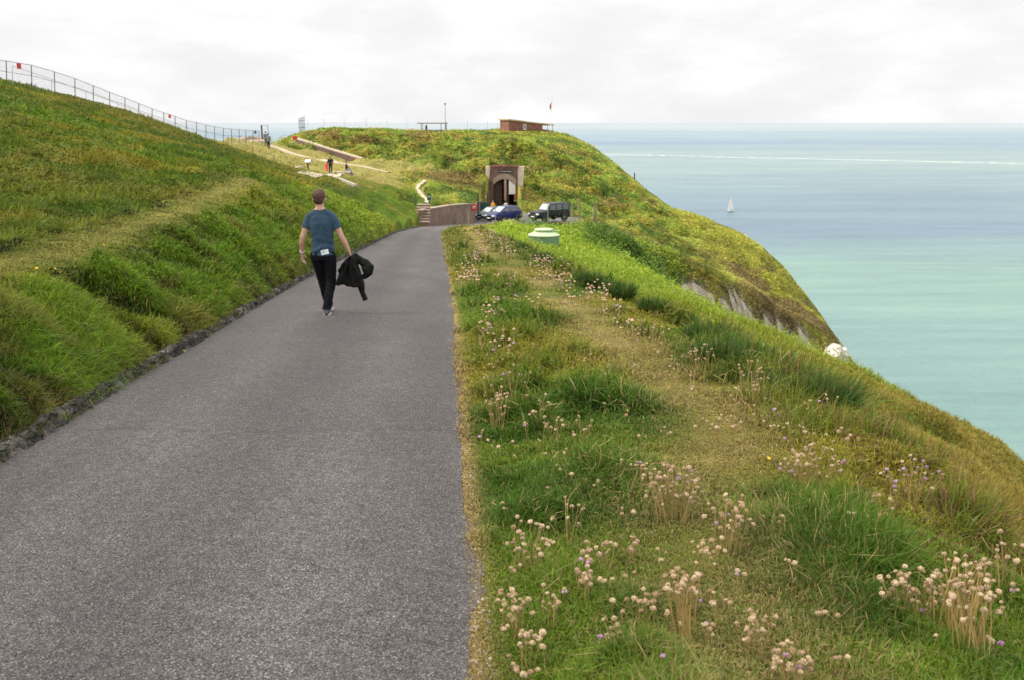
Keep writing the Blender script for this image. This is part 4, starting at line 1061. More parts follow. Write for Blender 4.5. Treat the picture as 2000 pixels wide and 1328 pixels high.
# ---- brick hut, flagpole, shelter and mast on top of the battery
hD = 202.0; kh = hD / F
c0 = at(994, 258, hD)
hut = empty('brick_hut', c0, 0, 'low red brick hut with sloping roof and open porch on the hilltop', 'hut')
ux = Vector((at(1060, 250, 205).x - c0.x, 4.0, 0)); Lx = ux.length; ux.normalize(); vy = Vector((-ux.y, ux.x, 0))
def hp_(a, b, z): return tuple(ux * a + vy * b + Vector((0, 0, z)))
zt0 = at(994, 236, hD).z - c0.z; zt1 = at(1060, 243.5, 205).z - c0.z
sl = lambda a: zt0 + (zt1 - zt0) * a / Lx
Wd = 3.6
w = MB(); w.add([hp_(0, 0, -1), hp_(Lx, 0, -1), hp_(Lx, Wd, -1), hp_(0, Wd, -1), hp_(0, 0, sl(0)), hp_(Lx, 0, sl(Lx)), hp_(Lx, Wd, sl(Lx)), hp_(0, Wd, sl(0))],
      [(0, 1, 5, 4), (1, 2, 6, 5), (2, 3, 7, 6), (3, 0, 4, 7), (4, 5, 6, 7)]); w.build('wall', M_BRICK, hut)
def slab(a0, a1, b0, b1, z, th): return MB().add([hp_(a, b, sl(a) + z + t) for t in (0, th) for a, b in ((a0, b0), (a1, b0), (a1, b1), (a0, b1))], [(0, 1, 2, 3), (7, 6, 5, 4), (0, 4, 5, 1), (1, 5, 6, 2), (2, 6, 7, 3), (3, 7, 4, 0)])
M_FASC = paint('tan_fascia', (.42, .31, .18), .8, var=.2)
slab(-.25, 3.7, -.25, Wd + .25, .003, .26).build('roof', M_FASC, hut); slab(3.72, Lx + 2.6, -.2, Wd + .2, -.02, .24).build('roof', M_FASC, hut)
wx = 3.4; wnd = MB(); wnd.add([hp_(a, -.05 + b, z) for b in (0, .06) for a, z in ((wx, .35), (wx + .62, .35), (wx + .62, 1.42), (wx, 1.42))], [(0, 1, 2, 3), (7, 6, 5, 4), (0, 4, 5, 1), (1, 5, 6, 2), (2, 6, 7, 3), (3, 7, 4, 0)]); fr = wnd.build('window', M_WHITE, hut)
MB().add([hp_(a, -.058, z) for a, z in ((wx + .12, .5), (wx + .5, .5), (wx + .5, 1.28), (wx + .12, 1.28))], [(0, 1, 2, 3)]).build('pane', M_GLASS, fr)
for a in (Lx + 1.2, Lx + 2.4): MB().tube([hp_(a, 0, -1), hp_(a, 0, sl(a))], .05, 6).build('porch_post', M_STEEL, hut)
f0 = at(1075, 250, 206); f0.z = gz(f0.x, 206)
fe = empty('flagpole', f0, 0, 'thin white flagpole behind the brick hut, flying a red flag', 'flagpole')
fh = at(1077, 190, 206).z - f0.z
MB().tube([(0, 0, -.3), (.2, 0, fh)], [.09, .06], 8).build('pole', M_WHITE, fe); MB().lathe([(.02, fh), (.13, fh + .08), (.13, fh + .2), (.02, fh + .28)], 10, (.2, 0, 0)).build('finial', M_WHITE, fe)
fv = []; ff = []
for i in range(9):
    for j in range(6):
        u, v = i / 8, j / 5
        fv.append((.24 - u * .38 + .07 * math.sin(v * 6 + u * 3), .10 * math.sin(u * 9 + v * 3), fh - .8 - v * 1.25 - u * (.75 + .1 * math.sin(v * 4))))
for i in range(8):
    for j in range(5): ff.append((i * 6 + j, i * 6 + 6 + j, i * 6 + 7 + j, i * 6 + 1 + j))
fl = MB().add(fv, ff).build('red_flag', M_RED, None, True); fl.location = f0
tag(fl, 'limp red flag hanging near the top of the flagpole', 'flag')
sD = 197.0; s1 = at(845, 258, sD); ks = sD / F; s1.z = gz(s1.x, sD) - .3
se = empty('shelter', s1, 0, 'open flat-roofed shelter on thin posts at the hilltop, left of the tall mast', 'shelter')
zr = at(845, 241.5, sD).z - s1.z
MB().box((0, 0, zr), (56 * ks, 3.0, .2)).build('roof', paint('grey_roof', (.2, .21, .2), .8), se)
for dx in (-23, -18, 17, 25): MB().tube([(dx * ks, -1.2 if dx in (-18, 17) else 1.2, -.8), (dx * ks, -1.2 if dx in (-18, 17) else 1.2, zr)], .06, 6).build('post', M_STEEL, se)
MB().box((3 * ks, .5, .45), (32 * ks, .3, .9)).build('low_wall', M_STONE, se); MB().box((-12.5 * ks, .6, .9), (.35, .3, 1.8)).build('pillar', M_WALL, se)
m0 = at(870, 258, 199); m0.z = gz(m0.x, 199)
me_ = empty('radio_mast', m0, 0, 'slender grey mast rising above the hilltop beside the shelter', 'mast')
mh = at(870, 202, 199).z - m0.z
MB().tube([(0, 0, -.3), (0, 0, mh)], [.09, .05], 8).build('pole', M_GALV, me_); MB().lathe([(.05, mh - .35), (.16, mh - .3), (.16, mh - .05), (.04, mh)], 8).build('instrument', M_STEEL, me_)
MB().tube([(.25, 0, -.3), (.2, 0, mh * .42)], .03, 6).build('stay', M_GALV, me_)
# hilltop fence
fe = empty('hilltop_fence', at(700, 252, 198), 0, 'thin post and wire fence along the top of the battery hill', 'fence'); o0 = Vector(fe.location)
prev = None
for px, y0, D in [(600, 236, 186), (632, 233, 190), (672, 233, 192), (715, 232, 194), (756, 232, 196), (794, 231, 198), (834, 234, 200), (913, 236, 205), (952, 237, 206), (972, 238, 206)]:
    t = at(px, y0, D); g = gz(t.x, D) - .3
    MB().tube([Vector((t.x, D, g)) - o0, t - o0], .028, 6).build('post', M_GALV, fe)
    if prev and px < 840:
        for dz in (.02, .7, 1.3): MB().tube([prev - o0 - Vector((0, 0, dz)), t - o0 - Vector((0, 0, dz))], .008, 4).build('wire', M_GALV, fe)
    prev = t
ga = at(590, 250, 178); ga.z = gz(ga.x, 178) - .1
ge = empty('steel_gate', ga, R(35), 'tall dark barred gate at the left end of the hilltop fence', 'gate')
gh = at(590, 231, 178).z - ga.z
for i in range(7): MB().box((-.55 + i * .18, 0, gh / 2 - .1 + i * .03), (.05, .05, gh + .1 + i * .05)).build('bar', M_BLACK, ge)
MB().box((0, 0, gh * .35), (1.2, .06, .08)).build('rail', M_BLACK, ge); MB().box((0, 0, gh * .8), (1.2, .06, .08)).build('rail', M_BLACK, ge)

# ---- ramp wall below the battery
T = [(572, 270, 163), (590, 275, 160), (640, 291, 154), (700, 309, 147), (760, 327, 140), (815, 344, 133)]
hts = [1.5, 1.5, 1.35, .8, .5, .35]
q0 = at(*T[0]); re_ = empty('ramp_wall', q0, 0, 'long sloping brown wall with a pale coping, running down below the battery hill', 'wall')
pts = []; cpt = []
for (px, py, D), h in zip(T, hts):
    q = at(px, py, D) - q0; pts.append((q.x, q.y, q.z - h - .8, q.z - .12)); cpt.append((q.x + .02, q.y - .03, q.z - .118, q.z + .06))
wall_run(pts, .5).build('wall_body', M_BRICKD, re_); wall_run(cpt, .6).build('coping', M_STONE, re_)

# ---- chain-link fence over the hill
FP = [(-30, 116, 152, 77), (12, 120, 157, 79), (61, 128, 162, 81), (106, 141, 174, 83.5), (146, 154, 186, 86), (182, 168, 199, 88.5), (214, 181, 210, 91), (244, 192, 220, 93.5), (271, 203, 231, 96), (297, 213, 240, 98.5), (320, 221, 248, 101), (342, 228, 255, 103.5),
      (364, 236, 261, 106), (384, 240, 266, 108.5), (402, 245, 269, 111), (419, 248, 271, 113), (436, 251, 273, 115), (452, 253, 274, 117), (467, 254, 275, 119), (480, 255, 276, 120.5), (494, 256, 276, 122), (506, 257, 277, 123.5)]
def wire_mat():
    m, nt, b, out = new_mat('chain_link')
    tc = nt.nodes.new('ShaderNodeTexCoord'); sp = nt.nodes.new('ShaderNodeSeparateXYZ'); nt.links.new(tc.outputs['Object'], sp.inputs[0])
    ad = nt.nodes.new('ShaderNodeMath'); ad.operation = 'ADD'; nt.links.new(sp.outputs['X'], ad.inputs[0]); nt.links.new(sp.outputs['Y'], ad.inputs[1])
    res = []
    for sgn in (1, -1):
        m1 = nt.nodes.new('ShaderNodeMath'); m1.operation = 'MULTIPLY_ADD'; nt.links.new(sp.outputs['Z'], m1.inputs[0]); m1.inputs[1].default_value = sgn; nt.links.new(ad.outputs[0], m1.inputs[2])
        m2 = nt.nodes.new('ShaderNodeMath'); m2.operation = 'PINGPONG'; nt.links.new(m1.outputs[0], m2.inputs[0]); m2.inputs[1].default_value = .045
        m3 = nt.nodes.new('ShaderNodeMath'); m3.operation = 'LESS_THAN'; nt.links.new(m2.outputs[0], m3.inputs[0]); m3.inputs[1].default_value = .0035; res.append(m3)
    mx = nt.nodes.new('ShaderNodeMath'); mx.operation = 'MAXIMUM'; nt.links.new(res[0].outputs[0], mx.inputs[0]); nt.links.new(res[1].outputs[0], mx.inputs[1])
    tr = nt.nodes.new('ShaderNodeBsdfTransparent'); ms = nt.nodes.new('ShaderNodeMixShader')
    b.inputs['Base Color'].default_value = (.3, .32, .33, 1); b.inputs['Roughness'].default_value = .6
    nt.links.new(mx.outputs[0], ms.inputs[0]); nt.links.new(tr.outputs[0], ms.inputs[1]); nt.links.new(b.outputs[0], ms.inputs[2]); nt.links.new(ms.outputs[0], out.inputs[0])
    return m
M_WIRE = wire_mat()
o0 = at(*FP[10][:2], FP[10][3]); fe = empty('chain_link_fence', o0, 0, 'long chain-link fence on dark steel posts following the crest of the left hill', 'fence')
tops = []; bots = []
for px, y0, y1, D in FP:
    t = at(px, y0, D); b = at(px, y1, D); b.z = min(b.z, gz(b.x, D) + .05)
    tops.append(t); bots.append(b)
    MB().tube([b - o0 - Vector((0, 0, .3)), t - o0], .035, 7).build('post', M_STEEL, fe)
MB().tube([t - o0 for t in tops], .022, 6).build('top_rail', M_STEEL, fe)
MB().tube([t * .52 + b * .48 - o0 for t, b in zip(tops, bots)], .018, 6).build('middle_rail', M_STEEL, fe)
wm = MB(); n = len(tops)
wm.add([tuple(t - o0) for t in tops] + [tuple(b - o0) for b in bots], [(i, i + 1, n + i + 1, n + i) for i in range(n - 1)]); wm.build('wire_mesh', M_WIRE, fe)
hp0 = at(101, 156, 80); he = empty('handrail', hp0, 0, 'low pale handrail on thin posts running just in front of the chain-link fence', 'handrail')
hr = []
for px, y0, y1, D in [(24, 130, 168, 76), (101, 156, 186, 80), (168, 180, 206, 84), (231, 204, 226, 89), (300, 231, 248, 96), (352, 249, 264, 102)]:
    t = at(px, y0, D); b = at(px, y1, D); b.z = min(b.z, gz(b.x, D)) - .2; hr.append(t - hp0)
    MB().tube([b - hp0, t - hp0], .022, 6).build('post', M_GALV, he)
MB().tube(hr, .02, 6).build('rail', M_GALV, he)
for px, py, D, w_, h_, lab in [(38, 130, 79.6, .42, .44, 'dark red square sign hung on the chain-link fence at far left'), (332, 228, 101.8, .3, .36, 'tiny red sign hung halfway along the chain-link fence'), (499, 259, 122, .3, .4, 'tiny dark sign hung near the lower end of the chain-link fence')]:
    o = MB().box((0, 0, 0), (w_, .03, h_), rz=R(-20)).build('fence_sign', M_RED if px < 400 else M_STEEL, bevel=.005); o.location = at(px, py, D) - Vector((0, .08, 0)); tag(o, lab, 'sign')
# gate frame at the lower end of the fence
g1 = at(512, 278, 124); g1.z = gz(g1.x, 124)
e = empty('entrance_gate', g1, 0, 'tall steel gate frame where the chain-link fence meets the chalk path', 'gate')
gt = at(512, 245, 124).z - g1.z
MB().box((0, 0, gt / 2 - .1), (.12, .12, gt + .2)).build('post', M_STEEL, e); MB().box((.72, .3, gt / 2 - .1), (.07, .07, gt + .2)).build('post', M_GALV, e)
for i in range(6): MB().box((-.06 - i * .0 + .0, .1 + i * .12, gt / 2), (.03, .03, gt * .9)).build('bar', M_STEEL, e)
MB().box((.36, .15, gt - .06), (.74, .05, .05), rz=R(22)).build('top_bar', M_GALV, e)
# lower wire fence on the plateau
pf = [(446, 287, 112), (494, 303, 108), (536, 330, 95)]
o0 = at(494, 303, 108); o0.z = gz(o0.x, 108)
e = empty('wire_fence', o0, 0, 'low wire fence on short posts crossing the grass below the crest fence', 'fence'); pv_ = None
for (px, py, D), h in zip(pf, (.9, 1.0, 1.15)):
    p = at(px, py, D); p.z = gz(p.x, D); MB().tube([p - o0 - Vector((0, 0, .3)), p - o0 + Vector((0, 0, h))], .05, 6).build('post', M_WOOD, e)
    t = p - o0 + Vector((0, 0, h - .08))
    if pv_ is not None: MB().tube([pv_, (pv_ + t) / 2 - Vector((0, 0, .05)), t], .02, 5).build('wire', M_STEEL, e)
    pv_ = t

# ---- rocks, ruined walls, beam, board
def rock(name, p, s, mat, label, cat, seed, rz=0, group=None):
    bm = bmesh.new(); bmesh.ops.create_icosphere(bm, subdivisions=3, radius=1)
    for v in bm.verts:
        c = v.co.copy(); f = (.78 if name == 'chalk_rock' else 1) + (.6 if name == 'chalk_rock' else .35) * mnoise.noise(c * 1.3 + Vector((seed, 0, 0))) + .14 * mnoise.noise(c * 3.7 + Vector((0, seed, 0)))
        if name != 'chalk_rock': c = Vector((max(-.72, min(.72, c.x)), max(-.72, min(.72, c.y)), max(-.6, min(.62, c.z))))
        v.co = Vector((c.x * s[0], c.y * s[1], c.z * s[2])) * f / .7
    me = bpy.data.meshes.new(name); bm.to_mesh(me); bm.free()
    o = link_mesh(name, me, mat, smooth=True); o.data.set_sharp_from_angle(angle=R(28)); o.location = p; o.rotation_euler.z = rz
    return tag(o, label, cat, group)
def onp(px, py, D, dz=0): p = at(px, py, D); p.z = gz(p.x, D) + dz; return p
p = onp(444, 266, 140); rock('ruined_wall', p + Vector((0, 0, .45)), (1.0, .6, .95), M_STONE, 'block of ruined pale masonry behind the crest fence', 'ruin', 3)
rock('ruined_wall', onp(462, 268, 141) + Vector((0, 0, .2)), (1.2, .6, .55), M_STONE, 'lower slumped end of ruined masonry behind the crest fence', 'ruin', 5)
rock('rubble_heap', onp(493, 272, 130), (1.5, .9, .5), M_STONE, 'heap of pale rubble beside the fence gate', 'rubble', 9)
rock('rubble_heap', onp(504, 276, 124), (.9, .5, .28), M_STONE, 'small scatter of pale rubble at the foot of the gate frame', 'rubble', 11)
rock('outcrop', onp(568, 271, 166), (2.2, 1.5, .75), M_STONE, 'pale crumbling outcrop at the left end of the battery hill', 'rock', 13)
rock('broken_edging', onp(570, 334, 99), (1.0, .22, .20), M_STONE, 'low broken stone edging lying in the grass left of the information board', 'stones', 21, R(-4))
rock('stone_block', onp(588, 333.5, 98.5, .08), (.2, .18, .22), M_STONE, 'small upright stone block at the end of the broken edging', 'stone', 23)
rock('boulder', onp(662, 340, 98, .1), (.55, .4, .26), M_STONE, 'low pale boulder beside the standing woman in black', 'rock', 31)
rock('boulder', onp(671, 342, 97, .05), (.5, .4, .24), M_STONE, 'low pale boulder in front of the seated person', 'rock', 33)
rock('boulder', onp(680, 339.5, 98.2, .1), (.45, .35, .34), M_STONE, 'boulder the seated person sits on', 'rock', 37)
ba, bb = at(657, 348, 88), at(695, 363.5, 79); ba.z = at(657, 348, 88).z
o = MB().prism([(-.13, -.25), (.13, -.25), (.13, .1), (-.13, .1)], 0, (bb - ba).length).build('concrete_beam', M_CONC, bevel=.01); o.location = ba
o.rotation_euler = (bb - ba).to_track_quat('Y', 'Z').to_euler(); tag(o, 'straight pale concrete kerb beam along the edge of the plateau above the bank', 'kerb beam')
ip = onp(602, 339, 104); e = empty('information_board', ip, 0, 'white-faced information board on a single dark post, on the plateau', 'information board')
MB().box((0, 0, .4), (.14, .12, 1.0)).build('post', M_DWOOD, e); bd = MB().box((.0, -.05, 1.02), (.78, .52, .07), rx=R(38), rz=R(-14)).build('board', M_STEEL, e, bevel=.01)
MB().box((.02, -.085, 1.06), (.60, .40, .02), rx=R(38), rz=R(-14)).build('face', M_WHITE, bd)
rock('chalk_rock', at(1630, 697, 127.5) + Vector((0, 0, -.2)), (2.0, 1.6, 1.9), M_CHALK, 'bright white chalk knob at the seaward tip of the headland', 'rock', 41)

# ---- sailing boat
bp = at(1426, 414.5, 1.0); t_ = 89.95 / -bp.z; bp = bp * t_
e = empty('sailing_boat', (bp.x, bp.y, -90), R(222), 'small white sailing boat with one tall sail, out on the blue-green sea', 'sailing boat')
e.scale = (1.2, 1.2, 1.2); L_ = 9.0; hv = []; hf = []
for i, (x, w_, zk, zd) in enumerate([(-.5, .9, .15, 1.1), (-.3, 1.3, -.3, 1.05), (0, 1.45, -.45, 1.05), (.25, 1.1, -.4, 1.15), (.42, .5, -.1, 1.3), (.5, .04, .5, 1.42)]):
    for y, z in ((-w_, zd), (-w_ * .8, (zk + zd) * .45), (0, zk), (w_ * .8, (zk + zd) * .45), (w_, zd)): hv.append((x * L_, y, z))
for i in range(5):
    for j in range(4): hf.append((i * 5 + j, i * 5 + j + 1, i * 5 + 6 + j, i * 5 + 5 + j))
    hf.append((i * 5 + 4, i * 5, i * 5 + 5, i * 5 + 9))
hf.append((0, 1, 2, 3, 4)); MB().add(hv, hf).build('hull', M_WHITE, e, True)
MB().box((-.3, 0, 1.35), (3.4, 1.7, .55), taper=.8).build('cabin', paint('grey_trim', (.3, .32, .35), .5), e, bevel=.05)
MB().tube([(.9, 0, .9), (.9, 0, 14.6)], .1, 8).build('mast', M_GALV, e); MB().tube([(.9, 0, 2.2), (-3.4, .9, 2.1)], .08, 8).build('boom', M_GALV, e)
sv = []; sf = []
for i in range(11):
    for j in range(5):
        t2 = i / 10; u = j / 4; wd = 4.0 * (1 - t2) ** .8 + .12
        sv.append((.82 - u * wd, u * .9 * (1 - t2) + .35 * math.sin(u * 3.1) * (1 - t2 * .6), 2.3 + t2 * 12.1))
for i in range(10):
    for j in range(4): sf.append((i * 5 + j, i * 5 + j + 1, i * 5 + 6 + j, i * 5 + 5 + j))
MB().add(sv, sf).build('mainsail', M_WHITE, e, True)
MB().add([(4.3, 0, 1.6), (1.0, .5, 1.9), (1.0, .1, 11.5), (2.2, .5, 4.5)], [(0, 1, 3), (1, 2, 3), (2, 0, 3)]).build('jib', M_WHITE, e)

# ---- cars
def car(name, stations, paint_m, label, loc, yaw, glass, wheel_x, wr_=.31, cat='car', lampz=.66, bumper=True, rails=False):
    """stations along the length, nose first: x, half width, sill, middle, belt, half roof width, top"""
    e = empty(name, loc, yaw, label, cat)
    vs = []; fs = []
    for x, w, zb, zm, zl, hr, zt in stations:
        half = [(w * .9, zb), (w, zb + .14), (w * 1.0, zm), (w * .965, zl), (hr + (w * .965 - hr) * .12, zl + (zt - zl) * .9), (hr * .86, zt)]
        ring = [(x, y, z) for y, z in half] + [(x, -y, z) for y, z in half[::-1]]
        vs += ring
    n = 12
    for i in range(len(stations) - 1):
        for k in range(n): fs.append((i * n + k, i * n + (k + 1) % n, (i + 1) * n + (k + 1) % n, (i + 1) * n + k))
    fs += [tuple(range(n - 1, -1, -1)), tuple((len(stations) - 1) * n + k for k in range(n))]
    body = MB().add(vs, fs).build('body', paint_m, e, True)
    def S(x):
        for a, b in zip(stations, stations[1:]):
            if a[0] <= x <= b[0]:
                u = (x - a[0]) / max(b[0] - a[0], 1e-6); return [p + (q - p) * u for p, q in zip(a, b)]
        return list(stations[-1])
    for (x0, x1, xt0, xt1) in glass['side']:
        for sg in (1, -1):
            pv = []
            for xa, t in ((x0, .12), (x1, .12), (xt1, .86), (xt0, .86)):
                _, w, zb, zm, zl, hr, zt = S(xa); y = w * .965 + (hr + (w * .965 - hr) * .12 - w * .965) * t / .9 + .012; pv.append((xa, sg * y, zl + (zt - zl) * t))
            MB().add(pv, [(0, 1, 2, 3)]).build('side_window', M_GLASS, e)
    for (xa, xb, nm) in glass['screen']:
        a, b = S(xa), S(xb); d = .02 if nm == 'windscreen' else -.02
        ny = 5; pv = []
        for s_, tt in ((a, 0), (b, 1)):
            for k in range(ny): y = (k / (ny - 1) - .5) * 2; pv.append((s_[0] - d - .02 * (1 - y * y) * (1 if d > 0 else -1), y * (s_[5] * .86), s_[6] + .022))
        MB().add(pv, [(k, k + 1, ny + k + 1, ny + k) for k in range(ny - 1)]).build(nm, M_SCREEN if d > 0 else M_GLASS, e)
    W_ = max(s[1] for s in stations)
    for x in wheel_x:
        for sg in (1, -1):
            MB().lathe([(wr_ + .05, -.10), (wr_ + .05, .012)], 24, axis='Y', c=(x, sg * (W_ - .0), wr_)).build('wheel_arch', M_BLACK, e)
            wh = MB().lathe([(wr_ * .7, -.1), (wr_, -.08), (wr_, .08), (wr_ * .62, .1)], 24, axis='Y', c=(x, sg * (W_ - .06), wr_)).build('wheel', M_BLACK, e, True)
            MB().lathe([(wr_ * .60, -.05), (wr_ * .60, .03), (wr_ * .15, .05)], 16, axis='Y', c=(x, sg * (W_ - .06 + .07 * sg * sg), wr_) if sg > 0 else (x, sg * (W_ + .03), wr_)).build('rim', M_GALV, wh, True)
    s0 = stations[1]
    for sg in (1, -1):
        MB().box((s0[0] + .02, sg * s0[1] * .74, lampz), (.34, .36, .17), rz=sg * R(-28)).build('headlight', M_LAMPGL, e, bevel=.04)
        mx_ = glass['screen'][0][0] + .42; _, w, zb, zm, zl, hr, zt = S(mx_)
        MB().box((mx_, sg * (w + .12), zl + .1), (.14, .22, .17)).build('wing_mirror', M_BLACK, e, bevel=.03)
        MB().box((stations[-1][0] - .02, sg * stations[-1][1] * .86, .85), (.1, .18, .3)).build('tail_light', M_RED, e)
    x0, w0 = stations[0][0], stations[0][1]
    MB().box((x0 + .04, 0, stations[0][2] + .14), (.16, w0 * 1.8, .22)).build('bumper', M_BLACK, e, bevel=.05)
    MB().box((x0 - .01, 0, stations[0][2] + .38), (.1, w0 * 1.0, .13)).build('grille', M_BLACK, e, bevel=.02)
    MB().box((x0 - .06, 0, stations[0][2] + .17), (.02, .52, .11)).build('number_plate', M_WHITE, e)
    if rails:
        for sg in (1, -1): MB().tube([(stations[-3][0], sg * .62, stations[-3][6] + .05), (2.0, sg * .62, 1.99)], .025, 6).build('roof_rail', M_BLACK, e)
    return e
def carpaint(name, c, r=.35):
    m = paint(name, c, r, 0, .06, 2, 0, .12); m.node_tree.nodes['Principled BSDF'].inputs['Specular IOR Level'].default_value = .25; return m
MPV = [(0, .62, .26, .5, .6, .5, .63), (.12, .76, .22, .52, .72, .62, .76), (.5, .85, .2, .56, .86, .7, .92), (1.0, .87, .2, .58, .95, .72, 1.03), (1.95, .88, .2, .6, 1.0, .60, 1.56), (2.6, .88, .2, .6, 1.02, .62, 1.63), (3.5, .87, .2, .6, 1.03, .60, 1.58), (3.98, .84, .22, .6, 1.02, .56, 1.44), (4.15, .8, .25, .6, .98, .6, 1.06), (4.22, .76, .3, .6, .9, .55, .95)]
gl = {'side': [(1.28, 2.35, 1.78, 2.35), (2.47, 3.3, 2.47, 3.28), (3.42, 3.86, 3.4, 3.74)], 'screen': [(1.02, 1.9, 'windscreen'), (4.13, 4.0, 'rear_window')]}
def place(px, py, D): p = at(px, py, D); p.z = float(road_z(D)) + .02; return p
# the nose is the car's -x end of its length; yaw turns it to face the lower left
car('people_carrier', MPV, carpaint('blue_paint', (.016, .024, .11)), 'blue people carrier parked nose towards the road, left of the black off-roader', place(955, 430, 106.5), R(42), gl, (.82, 3.4))
BOX4 = [(0, .78, .42, .7, .92, .70, .97), (.1, .88, .38, .72, 1.02, .78, 1.08), (1.25, .91, .36, .74, 1.10, .80, 1.16), (1.36, .92, .36, .74, 1.12, .80, 1.22), (1.85, .92, .36, .74, 1.14, .68, 1.86), (2.3, .92, .36, .74, 1.14, .70, 1.93), (3.2, .92, .36, .74, 1.14, .70, 1.97), (4.35, .91, .36, .74, 1.14, .69, 1.95), (4.5, .88, .4, .74, 1.12, .67, 1.88), (4.55, .84, .45, .72, 1.08, .65, 1.8)]
gl4 = {'side': [(1.62, 2.5, 1.86, 2.5), (2.62, 3.4, 2.62, 3.4), (3.55, 4.3, 3.55, 4.25)], 'screen': [(1.38, 1.84, 'windscreen'), (4.52, 4.5, 'rear_window')]}
car('off_roader', BOX4, carpaint('black_paint', (.006, .007, .008)), 'boxy black off-roader parked on the right of the car park', place(1041, 430, 106), R(38), gl4, (.92, 3.65), .38, 'off-roader', .86)
car('hatchback', MPV, carpaint('green_paint', (.02, .05, .045)), 'dark green car mostly hidden behind the blue people carrier', place(936, 425, 111.5), R(48), gl, (.82, 3.4)).scale = (.95, .95, .86)
# ------------------------------------------------------------------ people
def capsule(mb, pts, rs, n=14):
    """closed tapered limb with rounded ends"""
    P = [Vector(p) for p in pts]
    a = (P[0] - P[1]).normalized(); b = (P[-1] - P[-2]).normalized()
    full = [P[0] + a * rs[0] * .95, P[0] + a * rs[0] * .6] + P + [P[-1] + b * rs[-1] * .6, P[-1] + b * rs[-1] * .95]
    rr = [rs[0] * .25, rs[0] * .78] + list(rs) + [rs[-1] * .78, rs[-1] * .25]
    mb.tube(full, rr, n)
def ellipse_stack(mb, rows, n=24, p=2.3):
    """rows of (x, y, z, half width, half depth)"""
    vs = []; fs = []
    for x, y, z, a, b in rows:
        for k in range(n):
            t = 2 * math.pi * k / n; c, s = math.cos(t), math.sin(t)
            vs.append((x + a * math.copysign(abs(c) ** (2 / p), c), y + b * math.copysign(abs(s) ** (2 / p), s), z))
    for i in range(len(rows) - 1):
        for k in range(n): fs.append((i * n + k, i * n + (k + 1) % n, (i + 1) * n + (k + 1) % n, (i + 1) * n + k))
    fs += [tuple(range(n - 1, -1, -1)), tuple((len(rows) - 1) * n + k for k in range(n))]
    mb.add(vs, fs)
def ball(mb, c, r, n=16):
    c = Vector(c); r = Vector(r) if isinstance(r, (tuple, list)) else Vector((r, r, r)); vs = []; fs = []
    m = n // 2
    for i in range(1, m):
        for k in range(n):
            a = math.pi * i / m; t = 2 * math.pi * k / n
            vs.append(c + Vector((r.x * math.sin(a) * math.cos(t), r.y * math.sin(a) * math.sin(t), r.z * math.cos(a))))
    for i in range(m - 2):
        for k in range(n): fs.append((i * n + k, (i + 1) * n + k, (i + 1) * n + (k + 1) % n, i * n + (k + 1) % n))
    fs += [tuple(range(n)), tuple((m - 2) * n + k for k in range(n - 1, -1, -1))]
    mb.add(vs, fs)
def fused(name, mb, mat, parent, vox, smooth=3, fold=None):
    """fuse overlapping closed shapes into one continuous surface"""
    me = mb.mesh('tmp'); o = bpy.data.objects.new('tmp', me); COL.objects.link(o)
    m = o.modifiers.new('r', 'REMESH'); m.mode = 'VOXEL'; m.voxel_size = vox
    m = o.modifiers.new('s', 'SMOOTH'); m.factor = .5; m.iterations = smooth
    dg = bpy.context.evaluated_depsgraph_get(); nm = bpy.data.meshes.new_from_object(o.evaluated_get(dg)); nm.name = name
    bpy.data.objects.remove(o)
    if fold:
        n = len(nm.vertices); co = np.empty(n * 3); nm.vertices.foreach_get('co', co); no = np.empty(n * 3)
        nm.vertex_normals.foreach_get('vector', no); co = co.reshape(-1, 3); no = no.reshape(-1, 3)
        co += no * fold(co)[:, None]; nm.vertices.foreach_set('co', co.ravel()); nm.update()
    o = link_mesh(name, nm, mat, parent, True)
    return o
def cloth(name, col, rough=.85, sheen=.15, spec=.4):
    m, nt, b, out = new_mat(name)
    n = noise_node(nt, 9, 5); r = ramp(nt, n.outputs[0], [(.3, tuple(c * .8 for c in col)), (.7, tuple(c * 1.2 for c in col))]); nt.links.new(r.outputs[0], b.inputs['Base Color'])
    b.inputs['Roughness'].default_value = rough; b.inputs['Sheen Weight'].default_value = sheen; b.inputs['Specular IOR Level'].default_value = spec
    w = noise_node(nt, 260, 2); bump(nt, w.outputs[0], b, .25, .002)
    return m
def skin_mat():
    m, nt, b, out = new_mat('skin')
    n = noise_node(nt, 11, 4); r = ramp(nt, n.outputs[0], [(.3, (.50, .27, .19)), (.7, (.60, .36, .27))]); nt.links.new(r.outputs[0], b.inputs['Base Color'])
    b.inputs['Roughness'].default_value = .5; b.inputs['Subsurface Weight'].default_value = .08; b.inputs['Subsurface Radius'].default_value = (.02, .008, .005)
    return m
M_SKIN = skin_mat()
def hair_mat(name, c):
    m, nt, b, out = new_mat(name)
    n = noise_node(nt, 60, 4, stretch=(1, 1, .25)); r = ramp(nt, n.outputs[0], [(.3, tuple(x * .55 for x in c)), (.7, tuple(x * 1.5 for x in c))]); nt.links.new(r.outputs[0], b.inputs['Base Color'])
    b.inputs['Roughness'].default_value = .6; bump(nt, n.outputs[0], b, .8, .006)
    return m

